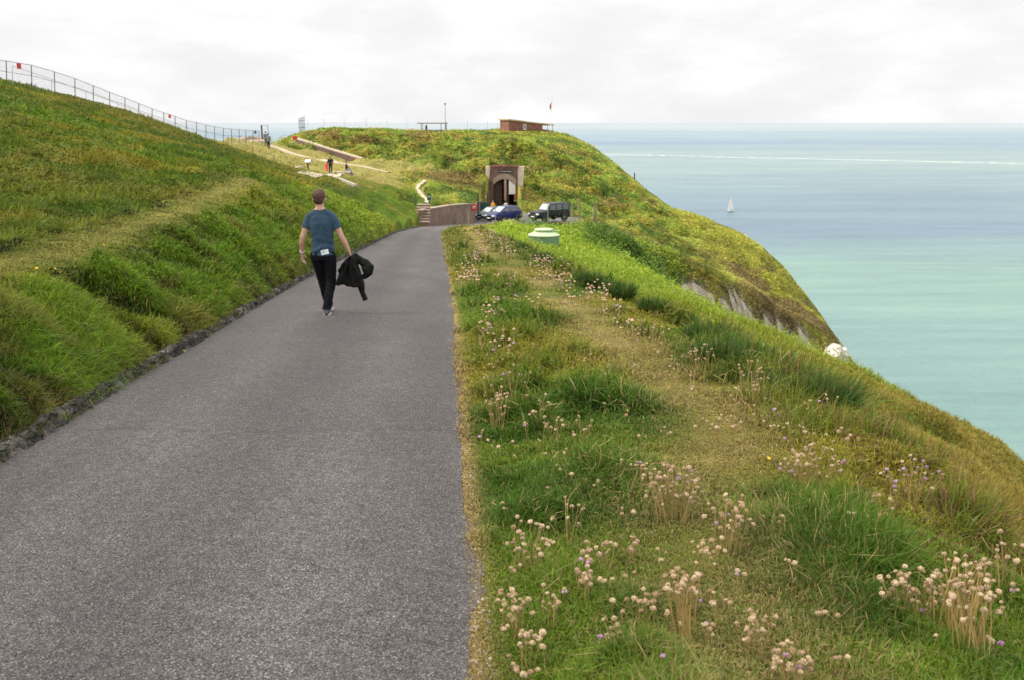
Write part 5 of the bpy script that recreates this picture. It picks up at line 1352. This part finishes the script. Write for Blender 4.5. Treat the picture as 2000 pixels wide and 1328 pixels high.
# ---- the man walking down the road
mx0 = at(638, 616, 14.0)
MAN = Vector((mx0.x, 14.0, float(road_z(14.0)) + .006))
man = empty('person', MAN, 0, 'man in a blue T-shirt and black jeans walking away down the road, seen from behind', 'person')
B = MB()
hc = Vector((-.042, .03, 1.665))
ball(B, hc + Vector((0, -.012, .028)), (.082, .098, .104), 20); ball(B, hc + Vector((0, .045, -.045)), (.056, .055, .075), 16)
ball(B, hc + Vector((0, .105, -.022)), (.012, .016, .02), 8)           # nose
for s in (-1, 1):
    ball(B, hc + Vector((s * .088, .002, -.012)), (.012, .020, .031), 10)      # ears
    ball(B, hc + Vector((s * .032, .082, .01)), (.016, .014, .011), 8)
capsule(B, [(-.03, .0, 1.42), (-.034, .008, 1.50), (-.04, .02, 1.60)], [.074, .063, .061])
for s in (-1, 1): capsule(B, [(-.03 + s * .03, -.01, 1.51), (-.025 + s * .13, -.01, 1.43)], [.045, .045])
ellipse_stack(B, [(-.02, 0, .86, .135, .09), (-.02, 0, .98, .14, .095), (-.02, .0, 1.10, .14, .095), (-.02, 0, 1.28, .155, .10), (-.022, 0, 1.40, .15, .085), (-.025, 0, 1.455, .08, .06)])
SL, SRr = Vector((-.186, 0, 1.400)), Vector((.146, 0, 1.400))
EL, ER = Vector((-.285, -.03, 1.13)), Vector((.262, -.02, 1.125))
WL_, WR_ = Vector((-.325, .05, .895)), Vector((.352, .03, .905))
capsule(B, [SL, SL * .5 + EL * .5, EL, EL * .65 + WL_ * .35 + Vector((-.006, -.006, 0)), WL_], [.056, .050, .041, .042, .028])
capsule(B, [SRr, SRr * .5 + ER * .5, ER, ER * .65 + WR_ * .35 + Vector((.006, -.006, 0)), WR_], [.056, .050, .041, .042, .028])
# hands: palm, thumb and four curled fingers
def hand(mb, w, d, side, palm_n, curl, L=1.0):
    """w wrist, d pointing along the palm, side towards the thumb, palm_n out of the palm"""
    d = Vector(d).normalized(); side = (Vector(side) - d * Vector(side).dot(d)).normalized(); pn = d.cross(side) * (1 if d.cross(side).dot(Vector(palm_n)) > 0 else -1)
    for t in (-.024, -.008, .008, .024): capsule(mb, [w + side * t * .55, w + d * .085 * L + side * t], [.014, .0125], 8)
    for t, ln in ((.027, .070), (.009, .080), (-.009, .074), (-.026, .058)):
        p = w + d * .088 * L + side * t; pts = [p]; dd = d.copy(); ln *= L
        for seg, c in ((.45, curl), (.32, curl * 1.3), (.23, curl * 1.0)):
            dd = (dd * math.cos(c) + pn * math.sin(c)).normalized(); p = p + dd * ln * seg; pts.append(p)
        capsule(mb, pts, [.0095, .0088, .008, .0068], 8)
    p = w + d * .025 + side * .026; pts = [p, p + (d * .6 + side * .7 + pn * .3).normalized() * .035, p + (d * .8 + side * .45 + pn * .5).normalized() * .068]
    capsule(mb, pts, [.013, .011, .0085], 8)
hand(B, WL_ + Vector((0, 0, -.01)), (.02, .12, -1), (.25, 1, .1), (1, -.2, 0), .34)
hand(B, WR_ + Vector((.005, 0, -.01)), (.42, .08, -.9), (-.3, 1, -.1), (-1, -.1, -.4), .75)
# legs inside the jeans
HL, HR_ = Vector((-.105, .01, .89)), Vector((.075, -.005, .89))
KL, KR = Vector((-.075, .17, .49)), Vector((.082, .03, .475))
AL, AR = Vector((-.018, .31, .085)), Vector((.024, -.10, .095))
for h, k_, a in ((HL, KL, AL), (HR_, KR, AR)): capsule(B, [h, h * .5 + k_ * .5, k_, k_ * .6 + a * .4 + Vector((0, -.015, 0)), a], [.080, .070, .052, .048, .036])
for a, dz in ((AL, -.03), (AR, .0)): capsule(B, [a + Vector((0, -.03, -.045)), a + Vector((0, .14, -.055))], [.033, .03])
fused('body', B, M_SKIN, man, .0052, 4)
# T-shirt
Tm = MB()
ellipse_stack(Tm, [(-.012, 0, .875, .168, .118), (-.012, 0, .93, .166, .118), (-.014, 0, 1.05, .158, .112), (-.018, .0, 1.20, .168, .115), (-.02, 0, 1.32, .180, .115), (-.022, 0, 1.40, .165, .098), (-.024, .002, 1.445, .135, .084), (-.028, .004, 1.482, .098, .074), (-.032, .008, 1.512, .070, .070)], 32)
for S_, E_ in ((SL, EL), (SRr, ER)):
    capsule(Tm, [S_ + Vector((-S_.x * .25, 0, .008)), S_, S_ * .72 + E_ * .28], [.056, .066, .062]); Tm.tube([S_ * .9 + E_ * .1, S_ * .45 + E_ * .55], [.065, .063], 18)
for s in (-1, 1): capsule(Tm, [(-.03 + s * .035, -.01, 1.49), (-.024 + s * .10, -.006, 1.445), (-.022 + s * .15, 0, 1.415)], [.056, .062, .062])
def tf(co):
    z = co[:, 2]; x = co[:, 0]
    low = np.clip((1.22 - z) / .3, 0, 1); f = np.sin((z + .25 * np.abs(x + .02)) * 62 + 6 * vnoise(x * 9 + 4, z * 6 + co[:, 1] * 8)) * .0075 * low
    return f + (vnoise(x * 22, z * 14 + co[:, 1] * 20) - .5) * .014 * (.4 + low * .6) + np.where(z < .90, .004, 0)
fused('t_shirt', Tm, cloth('blue_jersey', (.024, .060, .105)), man, .0065, 3, tf)
# jeans
J = MB()
ellipse_stack(J, [(-.012, 0, .80, .150, .108), (-.012, 0, .86, .162, .118), (-.012, 0, .93, .160, .112)], 28)
for h, k_, a, sx in ((HL, KL, AL, -1), (HR_, KR, AR, 1)):
    capsule(J, [h + Vector((0, 0, -.02)), h * .5 + k_ * .5, k_, k_ * .5 + a * .5 + Vector((0, -.015, 0)), a + Vector((0, -.004, .03))], [.100, .089, .071, .067, .058]); J.tube([k_ * .3 + a * .7, a + Vector((0, -.01, -.005))], [.062, .062], 16)
def jf(co):
    z = co[:, 2]
    kn = np.exp(-((z - .47) / .12) ** 2) + np.exp(-((z - .12) / .09) ** 2) + .5 * np.exp(-((z - .80) / .07) ** 2)
    return np.sin(z * 105 + 5 * vnoise(co[:, 0] * 12, z * 8) + co[:, 0] * 18) * .0042 * kn + (vnoise(co[:, 0] * 18 + 3, z * 10 + co[:, 1] * 9) - .5) * .008
fused('jeans', J, cloth('black_denim', (.0075, .008, .011), .9, 0, .15), man, .0065, 3, jf)
# shoes
M_SHOE = cloth('grey_canvas', (.075, .08, .09)); M_SOLE = paint('white_sole', (.66, .65, .62), .6, var=.06)
for a, pit in ((AL, R(12)), (AR, R(0))):
    sh = MB()
    z0 = -.006 + (a.z - .095) * .0
    pts = [(0, -.075, .055, .034, .03), (0, -.05, .06, .038, .05), (0, .0, .066, .042, .052), (0, .06, .058, .046, .042), (0, .13, .045, .048, .030), (0, .19, .037, .036, .020)]
    for i in range(len(pts) - 1): capsule(sh, [(pts[i][0], pts[i][1], pts[i][2] - .01), (pts[i + 1][0], pts[i + 1][1], pts[i + 1][2] - .01)], [pts[i][3] * .92, pts[i + 1][3] * .92], 12)
    capsule(sh, [(0, -.04, .05), (0, -.03, .10)], [.042, .044])
    o = fused('shoe', sh, M_SHOE, man, .006, 2); o.location = (a.x, a.y + .02, 0 if a is AR else .004); o.rotation_euler = (pit * 0, 0, R(3)); o.scale = (1.12, 1.05, 1.1)
    sm = MB(); ellipse_stack(sm, [(0, .055, .002, .043, .137), (0, .055, .018, .046, .141), (0, .055, .030, .045, .140)], 28, 2.6)
    so = sm.build('sole', M_SOLE, o, True); MB().box((0, -.083, .035), (.035, .006, .03)).build('heel_tab', M_BLACK, o)
# hair: short back and sides
Hm = MB(); ball(Hm, hc + Vector((0, -.016, .042)), (.089, .099, .099), 24); ball(Hm, hc + Vector((0, -.050, -.012)), (.074, .056, .072), 18); ball(Hm, hc + Vector((.0, .035, .105)), (.058, .052, .040), 14)
def hf_(co): return (vnoise(co[:, 0] * 90, co[:, 2] * 60 + co[:, 1] * 70) - .4) * .008
fused('hair', Hm, hair_mat('brown_hair', (.085, .036, .022)), man, .005, 2, hf_)
wb = MB(); dirw = (EL - WL_).normalized(); wb.tube([WL_ + dirw * .005, WL_ + dirw * .028], [.035, .037], 18); wb.build('wristband', M_WHITE, man, True)
# folded leaflet tucked into the waistband
lf_ = empty('leaflet', MAN + Vector((.035, -.125, .925)), 0, 'white folded leaflet sticking out of the man\'s waistband', 'leaflet'); lf_.rotation_euler = (R(-4), R(-12), R(4))
M_PAPER = paint('paper', (.78, .82, .88), .6, var=.05); MB().box((0, 0, 0), (.108, .006, .068)).build('paper', M_PAPER, lf_)
MB().box((-.02, -.0045, .012), (.045, .002, .009)).build('print', paint('ink', (.16, .22, .36), .6), lf_); MB().box((-.015, -.0045, -.008), (.03, .002, .006)).build('print', paint('ink', (.16, .22, .36), .6), lf_)
# jacket in his right hand
Jk = MB(); k14 = 14.0 / F
def jp(px, py): return ((px - 638) * k14, (617 - py) * k14)
JO = Vector((.395, .03, .83))
def sheet(poly, y0, y1):
    Jk.prism([jp(*q) for q in poly], y0, y1)
sheet([(689, 500), (696, 498), (702, 508), (709, 530), (713, 550), (712, 563), (700, 562), (688, 559), (675, 558), (661, 556), (663, 540), (668, 522), (675, 511), (683, 505)], -.045, .055)
sheet([(692, 503), (698, 500), (706, 520), (710, 545), (711, 561), (696, 560), (690, 530)], -.085, -.03)
sheet([(672, 514), (684, 506), (683, 535), (680, 555), (667, 554), (668, 530)], -.075, -.03)
P2 = lambda px, py, y: (jp(px, py)[0], y, jp(px, py)[1])
capsule(Jk, [P2(702, 535, .01), P2(706, 556, .0), P2(709, 570, -.01), P2(714, 583, -.015)], [.055, .052, .043, .036])
Jk.tube([P2(711, 574, -.012), P2(715.5, 588, -.015)], [.042, .045], 14)
capsule(Jk, [P2(696, 501, .02), P2(705, 506, .02), P2(717, 514, .015), P2(726, 522, .01), P2(724, 532, -.005), P2(716, 540, -.01)], [.035, .05, .062, .072, .068, .05])
ball(Jk, P2(722, 527, .0), (.085, .075, .085)); capsule(Jk, [P2(693, 503, .0), P2(699, 498, .02), P2(706, 506, .02)], [.03, .035, .04])
def kf(co):
    x, z = co[:, 0], co[:, 2]
    u = (x - .39) / np.maximum(.90 - z, .08)
    return np.sin(u * 17 + 3.5 * vnoise(x * 7, z * 7)) * .014 * np.clip((.86 - z) / .2, 0, 1) * (x < .56) + (vnoise(x * 16 + 2, z * 16 + co[:, 1] * 14) - .5) * .011
jk = fused('jacket', Jk, cloth('black_jacket', (.007, .007, .0075), .75, 0, .2), None, .0075, 3, kf); jk.location = MAN
tag(jk, 'black jacket hanging bunched from the walking man\'s right hand', 'jacket')

# ---- small figures farther off
def figure(px, py, D, h, label, top, legs, hair, yaw=0, pose='stand', dress=False, long_hair=False, dz=0, onz=None):
    p = at(px, py, D); p.z = (gz(p.x, D) if onz is None else onz) + dz
    e = empty('person', p, yaw, label, 'person'); s = h / 1.75
    V = lambda x, y, z: Vector((x * s, y * s, z * s))
    b = MB(); t = MB(); l = MB(); hr = MB()
    if pose == 'sit':
        off = -.40
        hips = [V(-.09, 0, .48), V(.09, 0, .48)]; kn = [V(-.13, .40, .52), V(.14, .42, .50)]; an = [V(-.12, .50, .08), V(.16, .55, .07)]
    else:
        off = 0
        hips = [V(-.09, 0, .90), V(.09, 0, .90)]; kn = [V(-.095, .04, .50), V(.10, -.02, .50)]; an = [V(-.10, -.02, .08), V(.11, -.06, .08)]
    z = lambda q: q + off
    ball(b, V(0, .02, z(1.64)), tuple(q * s for q in (.078, .095, .115))); ball(b, V(0, .11, z(1.62)), .018 * s, 8)
    for sg in (-1, 1): ball(b, V(sg * .08, .02, z(1.62)), (.012 * s, .02 * s, .03 * s), 8)
    capsule(b, [V(0, 0, z(1.40)), V(0, .01, z(1.56))], [.06 * s, .055 * s])
    ellipse_stack(b, [(0, 0, z(.90) * s, .13 * s, .09 * s), (0, 0, z(1.15) * s, .13 * s, .09 * s), (0, 0, z(1.38) * s, .15 * s, .09 * s), (0, 0, z(1.46) * s, .07 * s, .06 * s)])
    sh = [V(-.19, 0, z(1.40)), V(.19, 0, z(1.40))]
    if pose == 'sit': el = [V(-.24, .12, z(1.14)), V(.25, .10, z(1.14))]; wr = [V(-.12, .34, z(1.02)), V(.12, .34, z(1.03))]
    else: el = [V(-.25, -.02, z(1.12)), V(.25, -.02, z(1.12))]; wr = [V(-.24, .10, z(.88)), V(.23, .12, z(.90))]
    for i in (0, 1):
        capsule(b, [sh[i], el[i], wr[i]], [.05 * s, .04 * s, .03 * s]); capsule(b, [hips[i], kn[i], an[i]], [.075 * s, .05 * s, .036 * s])
        capsule(b, [an[i] + V(0, -.03, -.04), an[i] + V(0, .14, -.05)], [.035 * s, .03 * s])
        hd = (wr[i] - el[i]).normalized(); hand(b, wr[i], hd, Vector((0, 1, .2)), Vector((1 - 2 * i, 0, 0)), .4, s)
    fused('body', b, M_SKIN, e, .011 * max(s, .7), 2)
    if dress: ellipse_stack(t, [(0, 0, z(.55) * s, .24 * s, .2 * s), (0, 0, z(.9) * s, .17 * s, .13 * s), (0, 0, z(1.12) * s, .145 * s, .11 * s), (0, 0, z(1.36) * s, .165 * s, .11 * s), (0, 0, z(1.45) * s, .09 * s, .08 * s)])
    else: ellipse_stack(t, [(0, 0, z(.82) * s, .165 * s, .125 * s), (0, 0, z(1.1) * s, .16 * s, .12 * s), (0, 0, z(1.36) * s, .18 * s, .12 * s), (0, 0, z(1.46) * s, .1 * s, .085 * s)])
    for i in (0, 1): capsule(t, [sh[i], sh[i] * .5 + el[i] * .5, el[i]] if dress else [sh[i], el[i], el[i] * .2 + wr[i] * .8], [.065 * s, .06 * s, .052 * s] if dress else [.066 * s, .055 * s, .045 * s])
    fused('dress' if dress else 'jacket', t, top, e, .013 * max(s, .7), 2, lambda co: (vnoise(co[:, 0] * 14, co[:, 2] * 12) - .5) * .02)
    if not dress:
        ellipse_stack(l, [(0, 0, (hips[0].z / s - .10) * s, .15 * s, .11 * s), (0, 0, (hips[0].z / s + .03) * s, .155 * s, .115 * s)])
        for i in (0, 1): capsule(l, [hips[i], kn[i], an[i] + V(0, 0, .03)], [.092 * s, .07 * s, .055 * s])
        fused('trousers', l, legs, e, .013 * s, 2)
    ball(hr, V(0, -.012, z(1.67)), tuple(q * s for q in (.087, .098, .11)))
    if long_hair: capsule(hr, [V(0, -.05, z(1.66)), V(0, -.075, z(1.50)), V(0, -.08, z(1.38))], [.08 * s, .085 * s, .06 * s])
    fused('hair', hr, hair, e, .012 * s, 2)
    for i in (0, 1):
        sm = MB(); capsule(sm, [an[i] + V(0, -.03, -.045), an[i] + V(0, .15, -.05)], [.042 * s, .038 * s]); sm.build('shoe', M_BLACK, e, True)
    return e
K_BLACK = cloth('black_wool', (.012, .012, .014)); K_GREY = cloth('grey_fleece', (.16, .17, .18)); K_NAVY = cloth('navy_cloth', (.03, .04, .07)); K_RED = cloth('red_cotton', (.62, .045, .03))
K_YEL = cloth('yellow_nylon', (.75, .36, .02)); K_JEAN = cloth('light_denim', (.26, .33, .42)); K_CREAM = cloth('cream_cotton', (.6, .55, .45))
H_DARK = hair_mat('dark_hair', (.03, .02, .015)); H_FAIR = hair_mat('fair_hair', (.30, .19, .09))
figure(646, 342, 96, 1.74, 'woman in a long black coat and black trousers standing on the chalky plateau', K_BLACK, K_BLACK, hair_mat('light_brown_hair', (.2, .12, .07)), R(10), long_hair=True)
figure(638.5, 343, 95.6, 1.15, 'small child in a bright red dress standing beside the woman in black', K_RED, None, H_FAIR, R(-30), dress=True)
figure(677, 342.5, 97.4, 1.7, 'person in a black top and light blue jeans sitting on the boulders', K_BLACK, K_JEAN, H_DARK, R(-75), 'sit', dz=.02)
figure(519.5, 279.5, 121.5, 1.78, 'person in dark clothing by the fence gate, left one of the pair', K_GREY, K_NAVY, H_DARK, R(25))
figure(525, 281, 120.5, 1.8, 'person in grey top and dark trousers by the fence gate, right one of the pair', K_GREY, K_BLACK, H_DARK, R(-15))
figure(963, 412, 126, 1.7, 'person in a bright yellow jacket behind the parked blue car', K_YEL, K_NAVY, H_DARK, R(160))
figure(988, 412, 127, 1.62, 'person in cream clothing walking towards the gateway', K_CREAM, K_NAVY, H_DARK, R(5))
# ------------------------------------------------------------------ thrift in flower and seed
def head_mesh(name, seed):
    r_ = random.Random(seed); mb = MB()
    n = 46
    for i in range(n):
        t = (i + .5) / n; ph = i * 2.39996
        cz = 1 - 1.55 * t; sr = math.sqrt(max(0, 1 - cz * cz)); d = Vector((sr * math.cos(ph), sr * math.sin(ph), cz))
        d = (d + Vector((r_.uniform(-.2, .2), r_.uniform(-.2, .2), r_.uniform(-.2, .2)))).normalized()
        a = d.orthogonal().normalized(); b = d.cross(a); rad = .0106 * r_.uniform(.85, 1.15); w = .0042
        th = r_.uniform(0, 6.28); u = a * math.cos(th) + b * math.sin(th); v = d.cross(u)
        c0 = Vector((0, 0, 0)) + d * rad * .35; c1 = d * rad
        mb.add([c0, c1 * .8 + u * w, c1 + v * w * .5, c1 * 1.04 - u * w * .7, c1 * .85 - v * w], [(0, 1, 2), (0, 2, 3), (0, 3, 4), (0, 4, 1), (1, 4, 3, 2)])
    return mb.mesh(name)
def flower_mat(name, a, b_):
    m, nt, b, out = new_mat(name)
    oi = nt.nodes.new('ShaderNodeObjectInfo'); n = noise_node(nt, 180, 3)
    ad = nt.nodes.new('ShaderNodeMath'); ad.operation = 'MULTIPLY_ADD'; nt.links.new(oi.outputs['Random'], ad.inputs[0]); ad.inputs[1].default_value = .6; 
    m2 = nt.nodes.new('ShaderNodeMath'); m2.operation = 'MULTIPLY'; nt.links.new(n.outputs[0], m2.inputs[0]); m2.inputs[1].default_value = .5; nt.links.new(m2.outputs[0], ad.inputs[2])
    r = ramp(nt, ad.outputs[0], [(.15, a), (.85, b_)]); nt.links.new(r.outputs[0], b.inputs['Base Color']); b.inputs['Roughness'].default_value = .8
    b.inputs['Subsurface Weight'].default_value = 0
    return m
M_DRY = flower_mat('papery_seed_head', (.34, .215, .11), (.70, .54, .36)); M_PINK = flower_mat('pink_thrift', (.40, .19, .38), (.62, .40, .58))
M_STALK = flower_mat('thrift_stalk', (.17, .18, .045), (.36, .25, .09)); M_STALKY = flower_mat('straw_stalk', (.34, .24, .08), (.48, .33, .12))
HEADS = [head_mesh('flower_head', i) for i in range(4)]
for me in HEADS: me.materials.append(M_DRY)
PINKS = [me.copy() for me in HEADS[:2]]
for me in PINKS: me.materials.clear(); me.materials.append(M_PINK)
STALKS = []; STALKY = []
for i in range(5):
    bx_ = (i - 2) * .09; mb = MB()
    pts = [(bx_ * t * t + .02 * math.sin(t * 3 + i) * t, .03 * math.sin(t * 2.2 + i * 1.7) * t, t) for t in (0, .3, .6, .85, 1.0)]
    mb.tube(pts, .0075, 4, False); me = mb.mesh('flower_stalk'); me.materials.append(M_STALK); STALKS.append((me, pts[-1]))
    m2 = me.copy(); m2.materials.clear(); m2.materials.append(M_STALKY); STALKY.append((m2, pts[-1]))
GRP = 'clumps of thrift on the verge'
def add_flower(e, base, tip, pink, straw, d, hs=1.0):
    """one stalk (a part) with its head (a sub-part), relative to the clump"""
    v = tip - base; L = v.length
    me, tp = random.choice(STALKY if straw else STALKS)
    s = bpy.data.objects.new('flower_stalk', me); COL.objects.link(s); s.parent = e
    s.location = base; s.rotation_euler = Vector(v).to_track_quat('Z', 'Y').to_euler(); th = max(.15, min(.55, .0011 * d / .01 * .55))
    s.scale = (L * 1.0, L * 1.0, L); 
    h = bpy.data.objects.new('flower_head', random.choice(PINKS if pink else HEADS)); COL.objects.link(h); h.parent = s
    h.location = tp; q = hs * random.uniform(.58, 1.18) / L; h.scale = (q, q, q * .85)
    h.rotation_euler = (random.uniform(-.5, .5), random.uniform(-.5, .5), random.uniform(0, 6.28))
def clump(px, py, sx, sy, n, pink=0.0, label=None, straw=.3, base=None, hl=None):
    """flower heads spread about a place in the photograph; the stalks root in the turf below"""
    bpx, bpy_ = base or (px, py + sy * .9 + 30)
    g = pick(bpx, bpy_)
    if g is None: return
    e = empty('thrift_clump', g, 0, label or 'small loose clump of pale thrift heads on thin stalks in the verge grass', 'flower clump', GRP)
    d = g.y
    for i in range(n):
        a = random.uniform(0, 6.283); r_ = math.sqrt(random.random())
        hx, hy = px + math.cos(a) * r_ * sx, py + math.sin(a) * r_ * sy
        # head depth: rows of heads lie behind one another
        dd = g.y + (g.y * .0004) * (bpy_ - hy - sy - 20) * .5 + random.uniform(-.06, .06)
        hp = at(hx, hy, max(dd, 2.2)); gg = gz(hp.x, hp.y)
        if hp.z < gg + .03: hp.z = gg + .03 + random.random() * .04
        if hp.z > gg + .30: hp = at(hx, hy, max(2.2, dd + (hp.z - gg - .2) * 1.4)); gg = gz(hp.x, hp.y); hp.z = min(max(hp.z, gg + .04), gg + .30)
        b = Vector((hp.x + (g.x - hp.x) * random.uniform(.3, .75) + random.uniform(-.02, .02), hp.y + random.uniform(-.05, .02), 0)); b.z = gz(b.x, b.y) - .01
        add_flower(e, b - g, hp - g, random.random() < pink * .6, random.random() < straw, d, max(1.0, .09 * d))
LG = None
for a in [
    (1320, 945, 62, 42, 62, .06, 'broad dense dome of cream thrift heads, the largest clump in mid verge'),
    (1582, 900, 64, 32, 46, .05, 'dense low clump of buff thrift heads beside the worn path, on its right'),
    (1775, 925, 62, 38, 24, .5, 'clump of long-stalked thrift with several pink flowers near the brink'),
    (1715, 990, 28, 30, 9, 0, 'few pale thrift heads on thin stalks just below the pink-flowered clump'),
    (1785, 1150, 68, 42, 52, .05, 'wide clump of pinkish buff thrift heads at lower right, left of the straw-stalked one'),
    (1900, 1140, 52, 72, 60, .04, 'tall crowded thrift clump on long straw-coloured stalks at lower right', .9, (1905, 1290)),
    (1330, 1135, 36, 24, 22, 0, 'tight bunch of thrift heads on a sheaf of straw stalks, bottom middle of the verge', .95, (1352, 1255)),
    (1420, 1005, 44, 46, 28, .15, 'thrift clump with a few violet flowers just left of the worn path'),
    (1145, 1110, 26, 34, 13, .25, None), (1180, 1068, 36, 14, 11, 0, None), (1005, 1180, 30, 32, 20, .05, 'scattered knot of small thrift heads nearest the road at the lower left of the verge'),
    (1030, 1050, 42, 40, 18, .05, None), (1385, 1068, 38, 22, 13, .05, None), (1262, 1170, 30, 22, 9, 0, None), (1552, 1285, 44, 34, 18, .15, 'low thrift clump cut by the bottom of the picture beside the worn path'),
    (1470, 1220, 34, 26, 11, 0, None), (1100, 890, 22, 22, 7, 0, None), (1078, 825, 22, 18, 8, .3, None), (1075, 1170, 20, 30, 7, .3, None), (1110, 1000, 30, 40, 8, 0, None), (1240, 1060, 20, 20, 6, 0, None),
    (972, 782, 26, 32, 24, .05, 'upright knot of pale thrift heads close to the road edge in mid distance'), (1470, 730, 26, 40, 18, 0, None), (1270, 648, 46, 28, 22, 0, None), (1372, 688, 26, 18, 14, 0, None), (1410, 822, 44, 20, 14, 0, None), (1600, 790, 34, 30, 6, .4, None),
    (1500, 805, 36, 30, 7, .1, None), (1440, 780, 30, 30, 9, 0, None), (1330, 735, 30, 30, 7, .1, None), (1010, 730, 40, 26, 8, .1, None), (1050, 790, 30, 24, 6, .1, None), (1130, 830, 26, 22, 5, .1, None), (1250, 910, 24, 16, 8, .3, None),
    (1960, 1080, 38, 40, 10, .1, None), (1215, 1220, 40, 30, 8, 0, None), (1040, 1250, 40, 30, 8, 0, None), (1405, 1170, 30, 24, 5, .3, None), (1670, 1020, 20, 20, 4, 0, None), (1640, 850, 24, 20, 5, .1, None)]:
    a = list(a); a[4] = int(a[4] * 1.25 + .5); clump(*a)
for px, py in [(940, 845), (955, 870), (1035, 830), (1090, 905), (1170, 940), (1205, 905), (1060, 950), (985, 985), (1130, 985), (1225, 1000), (1000, 1110), (1060, 1090), (1080, 1060), (1290, 1080), (1195, 1180), (1095, 1150), (1160, 1130), (1245, 1120), (1375, 1220),
               (1440, 1120), (1450, 1240), (1610, 1195), (1520, 1010), (1540, 830), (1575, 845), (1520, 850), (1350, 760), (1310, 700), (1290, 680), (1225, 655), (1240, 700), (1150, 690), (1000, 640), (975, 700), (940, 730), (1690, 860), (1850, 880), (1990, 1150), (1960, 1180), (1845, 1230), (1930, 1250), (1560, 1300), (1010, 1300), (1170, 1240), (1060, 880), (1265, 960), (1480, 700), (1440, 690)]:
    clump(px + random.uniform(-8, 8), py, random.uniform(8, 22), random.uniform(6, 16), random.choice((1, 2, 2, 3, 3, 4)), .14, 'one to four thrift heads standing alone in the turf', .2)
for i in range(46):
    py = 640 + 680 * random.random() ** .8
    lo = 925 + (1000 - py) * .02; hi = 1180 + (py - 640) * .95
    px = random.uniform(lo + 30, min(hi, 1990))
    clump(px, py, random.uniform(6, 20), random.uniform(5, 12), random.choice((1, 1, 2, 2, 3)), .14, 'one to four thrift heads standing alone in the turf', .2)
# farther clumps: heads of a pixel or two, one mesh each
def far_clump(px, py, sx, sy, n, label=None):
    g = pick(px, py + sy * .5)
    if g is None: return
    V = [Vector((0, 0, -.02)), Vector((.02, 0, -.02))]; T = []; C = [(.2, .2, .06)] * 2
    for i in range(n):
        a = random.uniform(0, 6.283); r_ = math.sqrt(random.random())
        c = pick(px + math.cos(a) * r_ * sx, py + math.sin(a) * r_ * sy)
        if c is None or abs(c.y - g.y) > 9: continue
        h = random.uniform(.10, .24); s = .019 * (1 + .032 * c.y); c = c - g
        col = (.66, .46, .32) if random.random() < .9 else (.5, .32, .46)
        q = random.uniform(.75, 1.25); col = tuple(v * q for v in col)
        top = c + Vector((random.uniform(-.04, .04), random.uniform(-.04, .04), h)); w = .0016 + .00018 * g.y
        o = len(V)
        V += [c + Vector((-w, 0, -.03)), c + Vector((w, 0, -.03)), top + Vector((0, 0, -.6)) * s] + [top + Vector(p) * s for p in ((1, 0, 0), (-.5, .8, 0), (-.5, -.8, 0), (0, 0, .8))]
        T += [(o, o + 1, o + 2), (0, 1, o)] + [(o + 2, o + 3, o + 4), (o + 2, o + 4, o + 5), (o + 2, o + 5, o + 3), (o + 3, o + 4, o + 6), (o + 4, o + 5, o + 6), (o + 5, o + 3, o + 6)]
        C += [(.30, .22, .10)] * 2 + [col] * 5
    if len(V) < 3: return
    o = link_mesh('thrift_clump', np_mesh('thrift_clump', np.array([tuple(v) for v in V]), np.array(T), 3, np.array(C)), M_LEAF); o.location = g
    tag(o, label or 'distant small thrift clump on the verge, its heads mere pale dots', 'flower clump', GRP)
for a in [(965, 622, 24, 22, 22), (1072, 540, 42, 28, 60), (1055, 518, 26, 14, 30), (1165, 580, 28, 14, 26), (920, 535, 24, 28, 34), (925, 550, 16, 18, 20), (960, 482, 34, 12, 40), (1000, 495, 28, 12, 34), (950, 458, 22, 10, 40, 'brownish strip of thrift seed heads at the far end of the verge'), (975, 470, 24, 8, 34),
          (905, 560, 16, 14, 14), (950, 655, 18, 18, 14), (1130, 600, 34, 18, 14), (1195, 620, 30, 18, 14), (935, 505, 20, 14, 24), (985, 560, 18, 16, 8), (1100, 560, 24, 12, 20), (1220, 660, 24, 14, 10), (1030, 610, 30, 20, 10), (980, 690, 30, 20, 12)]:
    far_clump(*a)
# small yellow flowers
M_YF = flower_mat('yellow_petals', (.75, .45, .01), (.85, .62, .03))
yf = MB()
for i in range(6):
    t = i * 1.047; yf.add([(0, 0, 0), (.010 * math.cos(t - .4), .010 * math.sin(t - .4), .004), (.015 * math.cos(t), .015 * math.sin(t), .006), (.010 * math.cos(t + .4), .010 * math.sin(t + .4), .004)], [(0, 1, 2, 3)])
yme = yf.mesh('blossom'); yme.materials.append(M_YF)
ysm = MB().tube([(0, 0, -.05), (.004, 0, 0)], .0015, 4).mesh('stem'); ysm.materials.append(M_STALK)
for px, py in [(1615, 1015), (1500, 910), (1712, 1038), (1745, 1110), (1235, 800), (1225, 815), (1180, 745), (1600, 700), (1672, 1062)]:
    g = pick(px, py)
    e = empty('yellow_flower', g + Vector((0, 0, .05)), random.uniform(0, 6), 'single tiny yellow flower dotted in the verge turf', 'flower', 'tiny yellow flowers in the turf')
    for me in (yme, ysm): o = bpy.data.objects.new(me.name, me); COL.objects.link(o); o.parent = e
    e.children[0].rotation_euler = (.5, random.uniform(-.3, .3), 0)
for px, py in [(58, 555), (75, 556), (100, 556), (110, 557), (122, 560), (205, 505), (228, 505), (295, 392), (250, 378), (232, 372)]:
    g = pick(px, py)
    if g is None: continue
    o = bpy.data.objects.new('yellow_flower', yme); COL.objects.link(o); o.location = g + Vector((0, 0, .16)); o.scale = (1.3, 1.3, 1.3); o.rotation_euler = (.7, 0, random.uniform(0, 6))
    tag(o, 'small yellow flower head in the long grass beside the hill path', 'flower', 'yellow flowers by the hill path')
